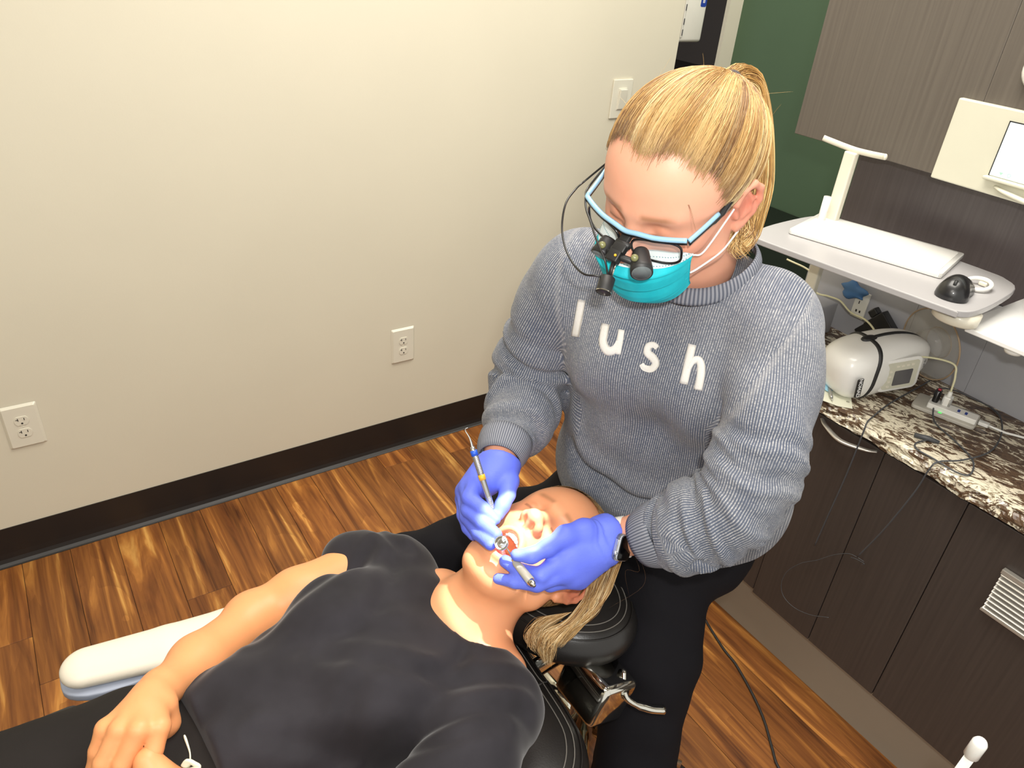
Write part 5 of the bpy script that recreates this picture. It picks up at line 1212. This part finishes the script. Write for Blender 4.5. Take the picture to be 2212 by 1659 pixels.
shank(A([(1021, 968, 1.078), (1016, 950, 1.079), (1011, 940, 1.080), (1006, 932, 1.081), (1006, 926, 1.082), (1011, 924, 1.083)]), [.0022, .0013, .0010, .0008, .0006, .0003], M['steel'], ex)
shank(A([(1065, 1106, 1.083), (1068, 1124, 1.090), (1071, 1142, 1.085), (1078, 1156, 1.085), (1083, 1160, 1.080)]), [.0020, .0013, .0009, .0007, .0004], M['steel'], ex)
mi = thing('mouth_mirror', 'dental mirror with a thick grey handle in the left glove', 'mirror', at(1120, 1220, 1.03))
m0, m1 = at(1111, 1211, 1.030), at(1155, 1266, .985); md_ = m1 - m0
part('handle', tube([m0, m0 + md_ * .06, m0 + md_ * .12, m0 + md_ * .84], [.0030, .0050, .0056, .0060], 24), mat('warm_grey_handle', (172, 168, 158), .4), mi)
part('end_cap', tube([m0 + md_ * .84, m0 + md_ * .93, m0 + md_ * .97, m0 + md_ * 1.0], [.0061, .0044, .0026, .0020], 24), M['chrome'], mi)
part('collar', tube([m0 + md_ * -.04, m0 + md_ * .05], .0036, 16), M['ringy'], mi)
shank(A([(1112, 1212, 1.030), (1104, 1199, 1.030), (1096, 1186, 1.030), (1091, 1180, 1.030)]), [.0020, .0015, .0012, .0012], M['chrome'], mi)
mc_ = at(1083, 1173, 1.030); mn_ = _n(_n(CAMP - mc_) + np.array((-.35, .1, .1)))
Mm = frame(mc_, ax_r, dn_); ax1 = _n(np.cross(mn_, (0, 0, 1))); Mm = frame(mc_, ax1, np.cross(mn_, ax1))
part('mirror_rim', xf(lathe([(0, -.0012), (.0098, -.0012), (.0104, 0), (.0098, .0012), (.0088, .0012), (.0088, .0004), (0, .0004)], 40), Mm), M['chrome'], mi)
part('mirror_glass', xf(lathe([(0, .0003), (.0088, .0003), (.0088, .0007), (0, .0007)], 40), Mm), mat('mirror_silver', (235, 238, 245), .02, metal=1.0, var=0), mi)
# ================================================================== dental chair
def leather():
    t = NT('black_leather'); n = t.noise(420, 4, None, .4); n2 = t.noise(5, 2)
    t.set(Base_Color=t.ramp(n2, [(.3, rgb(28, 26, 25)), (.7, rgb(40, 37, 35))]), Roughness=.34); t.b.inputs['Specular IOR Level'].default_value = .55
    t.bump(n, .25, .0006); return t.m
M['leather'] = leather(); M['thread'] = mat('grey_thread', (120, 116, 110), .6)
M['vinylc'] = mat('cream_armrest_vinyl', (228, 220, 204), .4, var=.01, bump=.1, bscale=500); M['bluegrey'] = mat('blue_grey_plastic', (160, 168, 186), .4)
DC = thing('dental_chair', 'black leather dental chair with a cream armrest under the reclining patient', 'chair', (.0, .68, 0))
def pad(name, outline, z0, z1, bulge, mt, parent, inset=.034, rings=7, tilt=None, seams=True):
    'cushion: the outline swept in and up in a rounded profile'
    O = spline([(a, b, 0) for a, b in outline], 6, closed=True)[:, :2]; c = O.mean(0); n = len(O)
    T = np.roll(O, -1, 0) - np.roll(O, 1, 0); Nn = np.stack([-T[:, 1], T[:, 0]], 1); Nn /= np.linalg.norm(Nn, axis=1)[:, None]
    if ((c - O) * Nn).sum() < 0: Nn = -Nn
    V = []; h = (z1 - z0)
    prof = [(inset * .35, z0)] + [(inset * (1 - sin(a)), z0 + h * .5 - (h * .5) * cos(a) ) for a in np.linspace(.3, pi / 2, 4)]
    prof = [(inset * .5, z0), (inset * .12, z0 + h * .12), (0, z0 + h * .35), (inset * .04, z0 + h * .55), (inset * .22, z0 + h * .76), (inset * .55, z0 + h * .92), (inset, z1)]
    for d_, z in prof: V += [(*(O[i] + Nn[i] * d_), z) for i in range(n)]
    O2 = O + Nn * inset
    for q in (.85, .7, .5, .3, .1): V += [(*(c + (O2[i] - c) * q), z1 + bulge * (1 - q ** 2.2)) for i in range(n)]
    R = len(prof) + 5; F = [(r * n + i, r * n + (i + 1) % n, (r + 1) * n + (i + 1) % n, (r + 1) * n + i) for r in range(R - 1) for i in range(n)]
    F += [tuple(range(n))[::-1], tuple((R - 1) * n + i for i in range(n))]
    if tilt is not None: V = [tuple(tilt(np.array(v))) for v in V]
    p_ = part(name, (V, F), mt, parent)
    for k, (d_, z) in enumerate(() if not seams else ((inset * .35, z0 + h * .84), (inset * .62, z0 + h * .935), (inset * .9, z0 + h * .985))):
        L_ = [np.array((*(O[i] + Nn[i] * d_), z + .0006)) for i in range(n)]
        if tilt is not None: L_ = [tilt(v) for v in L_]
        part('seam', tube(L_, .0009 if k else .0016, 5, closed=True), M['thread'] if k else mt, p_)
    return p_
far = [(.56, .80), (.545, .90), (.49, .965), (.40, .99), (.28, .985), (.18, .955), (.10, .90), (.0, .865), (-.10, .86)]
near = [(x_, 1.375 - y_) for x_, y_ in far[::-1]]
tb = lambda v: v + np.array((0, 0, .02 * (v[0] - .2) + .10 * max(0, v[0] - .35) * 0))
pad('backrest', near + [(.56, .60), (.565, .69)] + far, .575, .665, .006, M['leather'], DC, .045, tilt=tb)
pad('seat', [(-.09, .54), (-.10, .84), (-.25, .885), (-.6, .88), (-1.25, .84), (-1.3, .69), (-1.25, .54), (-.6, .49), (-.25, .49)], .54, .64, .004, M['leather'], DC, .04)
hr_o = [(.630 + .115 * cos(a) - .02 * sin(a), .685 + .145 * sin(a)) for a in np.linspace(0, 2 * pi, 14, endpoint=False)]
pad('headrest', hr_o, .680, .752, .004, M['leather'], DC, .040, tilt=lambda v: v + np.array((0, 0, .03 * (v[0] - .62))))
part('headrest_arm', tube([(.66, .62, .68), (.62, .63, .64), (.55, .65, .60), (.45, .67, .55)], [.020, .022, .024, .024], 16, flat=.5), M['chrome'], DC)
part('release_lever', tube(spline([(.655, .53, .680), (.640, .500, .655), (.665, .475, .640), (.69, .46, .635)], 6), [.010] * 10 + [.013] * 9, 14, flat=.6), M['chrome'], DC)
part('bracket_plate', box((.58, .50, .60), (.66, .60, .685), .012, 3, rot=Matrix.Rotation(radians(20), 3, 'Y')), M['chrome'], DC)
ar_o = [(-.112, .915), (-.105, .885), (-.06, .868), (.05, .873), (.16, .885), (.22, .90), (.235, .925), (.21, .95), (.12, .962), (0, .962), (-.07, .955), (-.105, .94)]
ar_o = [(a_, b_ + .012 - .13 * (a_ + .02)) for a_, b_ in ar_o]; ar_c = [(-.072, .9405, .694), (.04, .920, .694), (.13, .908, .694), (.20, .900, .694)]
S = Sdf((-.13, .84, .66), (.27, 1.0, .74), .003); S.chain(ar_c, [.036, .041, .042, .036], k=.004, flat=((0, 0, 1), .52)); V, F = S.net(2)
link('armrest', npmesh('armrest', V, F, M['vinylc']), DC)
part('armrest_base', prism([(x_ * .985 + .001, .918 + (y_ - .918) * .93) for x_, y_ in [tuple(q[:2]) for q in spline([(a, b, 0) for a, b in ar_o], 3, closed=True)]], .014, Matrix.Translation((0, .004, .668)), .003), M['bluegrey'], DC)
part('armrest_post', tube(spline([(.06, .905, .668), (.06, .895, .62), (.05, .88, .56), (.02, .80, .52)], 5), .022, 16, flat=.6), M['bluegrey'], DC)
part('side_wing', box((-.17, .845, .56), (-.085, .885, .70), .018, 4), M['blkm'], DC)
part('frame', box((-.9, .60, .44), (.42, .78, .545), .02, 3), M['bluegrey'], DC)
part('column', lathe([(.16, .02), (.16, .12), (.11, .16), (.11, .44)], 32, Matrix.Translation((-.35, .69, 0))), M['cream'], DC)
part('base', box((-.75, .50, .0005), (.0, .88, .04), .015, 3), M['cream'], DC)

# ================================================================== the patient
PT = thing('person', 'patient in a black t-shirt lying back with open mouth and closed eyes', 'person', (.1, .68, .67))
HP = axmat((-.0967, .9799, .1743), (-.0699, -.1814, .9809), (.9929, .0827, .086), (.561, .661, .8795)); HP[:3, :3] *= .965
ip = np.linalg.inv(HP); W2 = lambda q: loc2w(ip, np.array(q, float))
JW = .34
MC = np.array((0, .068, -.0845))       # middle of the open mouth
def px(S, J):
    # throat and chest
    S.cone(W2((.35, .60, .752)), W2((.35, .74, .752)), .066, k=.03)
    S.cone(W2((.425, .565, .775)), W2((.425, .735, .775)), .047, k=.03)
    S.cone(J(0, .06, -.088), W2((.455, .655, .835)), .030, .034, k=.03)
    # lips round the opening
    ring = [MC + np.array((.0245 * cos(a), .022 * max(0, sin(a)) ** .8 + .006 * max(0, -sin(a)), .0215 * sin(a))) for a in np.linspace(0, 2 * pi, 25)]
    S.chain(ring, [.0042] * 25, k=.006)
    S.ell(MC + (0, -.004, 0), (.0215, .040, .0185), k=.003, mode='sub'); S.ell(MC + (0, .020, .001), (.0195, .026, .0170), k=.002, mode='sub')
S, J = head_sdf(JW, neck=[((0, -.022, -.045), W2((.42, .665, .80)), .054, .056), (W2((.44, .655, .80)), W2((.39, .655, .770)), .056, .060)], lo=(-.175, -.20, -.30), hi=(.175, .13, .125), h=.0024, extra=px)
V, F = S.net(1); tint, blend = head_tint(V, (230, 162, 118))
rel = V - MC; rr_m = np.sqrt((rel[:, 0] / .0245) ** 2 + (rel[:, 2] / .0215) ** 2); fr_ = V[:, 1] > .045
blend(.7 * np.exp(-((rr_m - .98) / .17) ** 2) * fr_, (206, 104, 98)); blend(np.clip((.90 - rr_m) / .08, 0, 1) * (V[:, 1] > .01) * (V[:, 1] < .098), (136, 54, 50))
keepm = loc2w(HP, V); kk = keepm[:, 0] > .235
V2, F2 = V, F
me = npmesh('body', loc2w(HP, V), F, M['skin']); vcol(me, 'tint', tint); link('body', me, PT)
# teeth and tongue
M['tooth'] = mat('tooth_enamel', (238, 232, 218), .15, coat=.5, sub=.1); M['tongue'] = mat('tongue_pink', (190, 92, 88), .35, coat=.4, sub=.2)
def tooth(c, w_, h_, d_, up): V_, F_ = supere(w_ / 2, d_ / 2, h_ / 2, .6, .6, 8, 12); return ([(c[0] + a, c[1] + b, c[2] + e) for a, b, e in V_], F_)
def arch(n, wdt, yb, z, hgt, s):
    for i in range(n):
        u = (i - (n - 1) / 2) / ((n - 1) / 2); a = u * 1.25; p_ = (wdt * sin(a) / sin(1.25), yb - .018 * (1 - cos(a)) / (1 - cos(1.25)), z)
        w_ = .0084 if abs(u) < .3 else .0068; part('tooth', xf(tooth(p_, w_, hgt * (1 - .18 * abs(u)), .0055, s), Matrix([list(r) for r in HP])), M['tooth'], PT)
arch(10, .0190, .084, -.0690, .0100, 1)
jl = J(0, .074, -.083); arch(8, .0165, jl[1] + .000, jl[2] - .000, .0085, -1)
V_, F_ = supere(.0145, .022, .008, 1, 1, 12, 20); part('tongue', xf(([(a, b + .048, c_ - .094 + .004 * cos(a * 120)) for a, b, c_ in V_], F_), Matrix([list(r) for r in HP])), M['tongue'], PT)
# hair: scalp and long strands falling back over the headrest
Sx = scalp(); Vs, Fs = Sx.net(1); HB_ = BVHTree.FromPolygons([Vector(v) for v in Vs], [tuple(int(i) for i in f) for f in Fs])
pz = [-.10, -.045, -.02, .000, .020, .044, .062, .078, .090, .14]; py = [-.040, -.036, -.028, -.004, .012, .024, .036, .052, .066, .2]
Vk, Fk = cut_verts(Vs, Fs, Vs[:, 1] < np.interp(Vs[:, 2], pz, py) - .003)
hp_ = [(loc2w(HP, Vk), Fk, np.tile(BLOND[1] * .9, (len(Vk), 1)))]
r5 = np.random.default_rng(5); dT = _n(np.array((0, -.95, -.15))); P = []; R0 = []
for i in range(2600):
    if i % 2: xx = r5.uniform(-.06, .06); d0 = np.array((xx, .060 - 6 * xx * xx, .086 - 5 * xx * xx)); 
    else: z = r5.uniform(-.03, .08); d0 = np.array((r5.choice((-1, 1)) * .075, np.interp(z, pz, py), z))
    P.append(comb(d0 + r5.normal(0, .004, 3), 12, r5.uniform(.6, .98), 0, r5.uniform(.0008, .005), r5.normal(0, .06))); R0.append(r5.uniform(.0004, .0008))
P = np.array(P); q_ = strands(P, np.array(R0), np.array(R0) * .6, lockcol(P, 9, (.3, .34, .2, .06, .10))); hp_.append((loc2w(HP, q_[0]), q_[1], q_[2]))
# fall of hair by the near side: from behind the ear towards the shoulder and over the cushion
lg = []
def hang(n, starts, ctrl, sp, ends=(0.8, 1.0), k=18):
    for i in range(n):
        t_ = r5.uniform(0, 1); st_ = np.array(starts[0]) * (1 - t_) + np.array(starts[1]) * t_; tt2 = r5.uniform(-1, 1)
        pts = [at(*st_)]
        for c_, s_ in zip(ctrl, sp): pts.append(at(c_[0] + (c_[3] if len(c_) > 3 else 0) * (t_ - .5) + s_ * r5.normal(), c_[1] + (c_[4] if len(c_) > 4 else 0) * (t_ - .5) + s_ * r5.normal(), c_[2] + .006 * r5.normal()))
        w_ = spline(pts, 6); m_ = int(len(w_) * r5.uniform(*ends)); w_ = w_[np.linspace(0, m_ - 1, k).astype(int)]; lg.append(w_)
hang(900, [(1270, 1262, 1.105), (1352, 1190, 1.125)], [(1285, 1300, 1.10, 60, -50), (1262, 1335, 1.10, 50, -30), (1222, 1362, 1.115, 40, 6), (1192, 1400, 1.12, 30, 8)], [2.5, 3, 3, 3], (.85, 1.0))
hang(420, [(1262, 1290, 1.10), (1310, 1250, 1.11)], [(1240, 1335, 1.09, 26, -10), (1195, 1372, 1.075, 30, 16), (1180, 1402, 1.075, 30, 10), (1184, 1440, 1.085, 14, 4)], [2, 3, 3, 3], (.8, 1.0))
hang(300, [(1180, 1330, 1.14), (1235, 1322, 1.12)], [(1170, 1350, 1.125, 20, 10), (1150, 1378, 1.115, 22, 10), (1158, 1408, 1.11, 22, 10)], [4, 5, 6], (.7, 1.0))
lg = np.array(lg); hp_.append(strands(lg, np.full(len(lg), .00055), np.full(len(lg), .00025), tones(len(lg), (.42, .26, .10, .04, .18), r5) * np.array((1.0, 1.03, 1.22))))
fl = []
for i in range(2):
    a = (1350 + r5.uniform(-10, 20), 1200 + r5.uniform(-30, 40), 1.11); fl.append(spline(A([a, (a[0] + r5.uniform(10, 40), a[1] + r5.uniform(10, 60), 1.1), (a[0] + r5.uniform(-10, 50), a[1] + r5.uniform(60, 110), 1.1), (a[0] + r5.uniform(-70, 10), a[1] + r5.uniform(90, 130), 1.1)]), 5))
fl = np.array(fl); hp_.append(strands(fl, np.full(len(fl), .00013), np.full(len(fl), .00006), tones(len(fl), (.4, .3, .2, .1, 0), r5)))
hair_obj('hair', hp_, PT)
# arms and hands
AS = Sdf((-.18, .49, .68), (.40, .96, .93), .0028)
wr = at(345, 1490, .955)
AS.chain([np.array((.34, .855, .775)), at(640, 1287, 1.20), at(548, 1338, 1.165), at(425, 1432, 1.045), wr], [.045, .041, .036, .0360, .0215], k=.02)
AS.cone(at(560, 1345, 1.17), at(545, 1338, 1.16), .040, k=.02)
AS.cone(wr, at(305, 1540, .908), .0225, .024, k=.02); 
kn = A([(345, 1570, .885), (300, 1576, .872), (258, 1576, .874), (228, 1574, .884)])
for q, r_ in zip(kn, (.0128, .0130, .0122, .0112)): AS.cone(at(325, 1510, .93), q, .019, r_, k=.010)
AS.chain([kn[0]] + A([(332, 1622, .878), (306, 1652, .886), (285, 1678, .90)]), [.0120, .0108, .0098, .0085], k=.003)
AS.chain([kn[1]] + A([(264, 1650, .866), (240, 1700, .872), (230, 1735, .885)]), [.0125, .0112, .0104, .009], k=.003)
AS.chain([kn[2]] + A([(222, 1648, .868), (206, 1696, .873), (200, 1730, .885)]), [.0120, .0108, .0100, .009], k=.003)
AS.chain([kn[3]] + A([(212, 1622, .884), (204, 1662, .890), (204, 1692, .90)]), [.0120, .0105, .0095, .008], k=.004)
AS.chain([at(352, 1525, .925), at(362, 1562, .93), at(340, 1600, .935), at(315, 1622, .93)], [.018, .0140, .0115, .0095], k=.008)
# left forearm and hand coming in from the near side, fingers tucked under
lh = at(400, 1725, .875)
BS = Sdf((-.16, .36, .66), (.40, .80, .95), .0030)
BS.chain([np.array((.34, .47, .79)), np.array((.12, .405, .78)), np.array((.03, .50, .83)), lh], [.045, .040, .036, .025], k=.02)
for q, r_ in zip(A([(318, 1640, .872), (318, 1668, .868), (325, 1695, .872)]), (.0135, .013, .012)): BS.cone(lh, q, .019, r_, k=.012)
BS.chain(A([(318, 1640, .872), (298, 1645, .885), (285, 1660, .895)]), [.0135, .011, .009], k=.004)
BS.chain(A([(318, 1668, .868), (290, 1685, .880), (275, 1700, .890)]), [.0125, .0105, .009], k=.004)
AV, AF = AS.net(1); BV, BF = BS.net(1)
for v_, f_ in ((AV, AF), (BV, BF)):
    me = npmesh('arm', v_, f_, M['skin']); vcol(me, 'tint', np.tile(np.array(rgb(228, 158, 106)[:3]), (len(v_), 1))); link('arm', me, PT)
# t-shirt
def tee():
    t = NT('black_jersey'); n = t.noise(14, 3); t.set(Base_Color=t.ramp(n, [(.3, rgb(35, 33, 37)), (.7, rgb(46, 44, 49))]), Roughness=.82); t.b.inputs['Specular IOR Level'].default_value = .2; t.b.inputs['Sheen Weight'].default_value = .2; t.b.inputs['Sheen Roughness'].default_value = .4
    t.bump(t.noise(1500, 2), .15, .0004); return t.m
M['tee'] = tee()
S = Sdf((-.14, .38, .62), (.56, 1.0, .95), .0048)
SRp, SLp = np.array((.385, .815, .770)), np.array((.395, .525, .775))
S.cone(SRp, SLp, .060, k=0)
S.cone((.30, .73, .762), (.30, .605, .762), .092, k=.05); S.cone((.20, .70, .758), (.20, .625, .758), .090, k=.05)
S.cone((.10, .690, .756), (.10, .635, .756), .086, k=.05); S.cone((-.01, .695, .748), (-.01, .615, .748), .090, k=.05); S.cone((-.07, .70, .740), (-.07, .605, .740), .090, k=.05)
for y_ in (.60, .745): S.ell((.255, y_, .825), (.065, .06, .042), k=.04)
S.chain([SRp, (.36, .850, .770), (.335, .878, .772)], [.056, .052, .050], k=.03)
S.chain([SLp, (.33, .475, .79), (.24, .435, .79)], [.062, .058, .056], k=.03)
def tf(Q):
    x, y, z = Q.T; d = np.zeros(len(Q)); up = z > .74
    # creases running from the armpits and under the neckline
    for (a, b, w_, A_) in (((.43, .50), (.20, .66), .008, .006), ((.40, .47), (.10, .60), .007, .006), ((.36, .46), (.22, .52), .006, .005), ((.40, .86), (.30, .70), .008, .0055), ((.36, .84), (.14, .76), .007, .005),
                           ((.33, .70), (.18, .69), .009, .003), ((.24, .60), (.05, .50), .008, .005), ((.14, .80), (-.02, .70), .008, .005), ((.05, .66), (-.1, .60), .008, .004), ((.395, .60), (.31, .57), .006, .004), ((.40, .80), (.395, .93), .006, .005)):
        a = np.array(a); b = np.array(b); ab = b - a; L_ = ab @ ab; t_ = ((x - a[0]) * ab[0] + (y - a[1]) * ab[1]) / L_; tc = np.clip(t_, 0, 1)
        w_ = w_ * 1.5; bend = .016 * np.sin(tc * pi); nrm = np.array((-ab[1], ab[0])) / np.sqrt(L_); dd = (x - a[0] - tc * ab[0]) * nrm[0] + (y - a[1] - tc * ab[1]) * nrm[1] - bend
        e_ = np.where((t_ < 0) | (t_ > 1), np.hypot(x - a[0] - tc * ab[0], y - a[1] - tc * ab[1]), np.abs(dd)); f = np.exp(-(e_ / w_) ** 2) * (.5 + .5 * np.sin(tc * pi)); g2 = np.exp(-((e_ - 2.1 * w_) / w_) ** 2)
        d += up * (A_ * 1.0 * f - A_ * .4 * g2)
    return d + .0018 * np.sin(x * 38 + y * 55) * up
S.displace(tf, .03)
# neckline
S.cone((.464, .648, .852), (.464, .648, .95), .087, k=.003, mode='sub')
sl_n = _n(np.array((-.75, .45, .05)))
q_ = S.v.copy(); S.half(np.array((.277, .90, .772)), sl_n, k=.002); m_ = (S.ax[1][None, :, None] < .845 - .55 * (S.ax[0][:, None, None] - .25)) & np.ones(S.v.shape, bool); S.v[m_] = q_[m_]
S.half((.035, .66, .80), (-1, -.12, .25), k=.004)
TV, TF = S.net(1); link('t_shirt', npmesh('t_shirt', TV, TF, M['tee']), PT)
TB = BVHTree.FromPolygons([Vector(v) for v in TV], [tuple(int(i) for i in f) for f in TF]); nk = []
for a_ in np.linspace(.35, 2 * pi - .35, 60):
    for r_ in np.arange(.060, .125, .002):
        x_, y_ = .464 + r_ * cos(a_), .648 + r_ * sin(a_); h_ = TB.ray_cast(Vector((x_, y_, 1.0)), Vector((0, 0, -1)))
        if h_[0] is not None and h_[0].z > .788: nk.append((x_, y_, h_[0].z + .0005)); break
nk = np.array(nk); nk[2:-2] = (nk[:-4] + nk[1:-3] + nk[2:-2] + nk[3:-1] + nk[4:]) / 5
nko = part('neckband', tube(nk, .0065, 10, flat=.45, up=(0, 0, 1)), M['tee'], PT)
# trousers and drawstring
M['slacks'] = mat('black_woven_trousers', (36, 33, 32), .85, var=.08, scale=10, bump=.2, bscale=1100, spec=.15)
S = Sdf((-1.35, .42, .60), (.16, .98, .92), .0075)
S.cone((.06, .70, .742), (.06, .62, .742), .078, k=0); S.cone((-.04, .715, .728), (-.04, .605, .728), .088, k=.04)
S.chain([(-.05, .735, .722), (-.25, .765, .715), (-.50, .785, .72)], [.086, .080, .066], k=.03); S.chain([(-.50, .785, .72), (-.80, .78, .70), (-1.2, .77, .69)], [.068, .056, .046], k=.02)
S.chain([(-.05, .585, .728), (-.25, .575, .725), (-.50, .57, .73)], [.094, .086, .070], k=.03); S.chain([(-.50, .57, .745), (-.80, .57, .715), (-1.2, .58, .70)], [.068, .056, .046], k=.02)
S.displace(lambda Q: .003 * np.sin(Q[:, 0] * 50 + 30 * Q[:, 1]) * np.sin(Q[:, 1] * 40 + 2), .03)
sdf_obj('trousers', S, M['slacks'], PT, 1)
dsn = part('drawstring', tube(spline(A([(398, 1588, .875), (404, 1605, .872), (410, 1625, .870), (411, 1642, .868)]), 5), [.0028, .0045, .005, .005, .0048, .0045, .0042, .004, .0036, .0034, .003, .003, .003, .003, .003, .003], 8, flat=.3), M['paper'], PT, label='flat off-white drawstring end')
part('drawstring_knot', tube(spline(A([(400, 1655, .868), (408, 1645, .864), (420, 1650, .864), (428, 1656, .866), (415, 1664, .862), (398, 1668, .864)]), 5), .0052, 10, flat=.5), M['paper'], dsn)
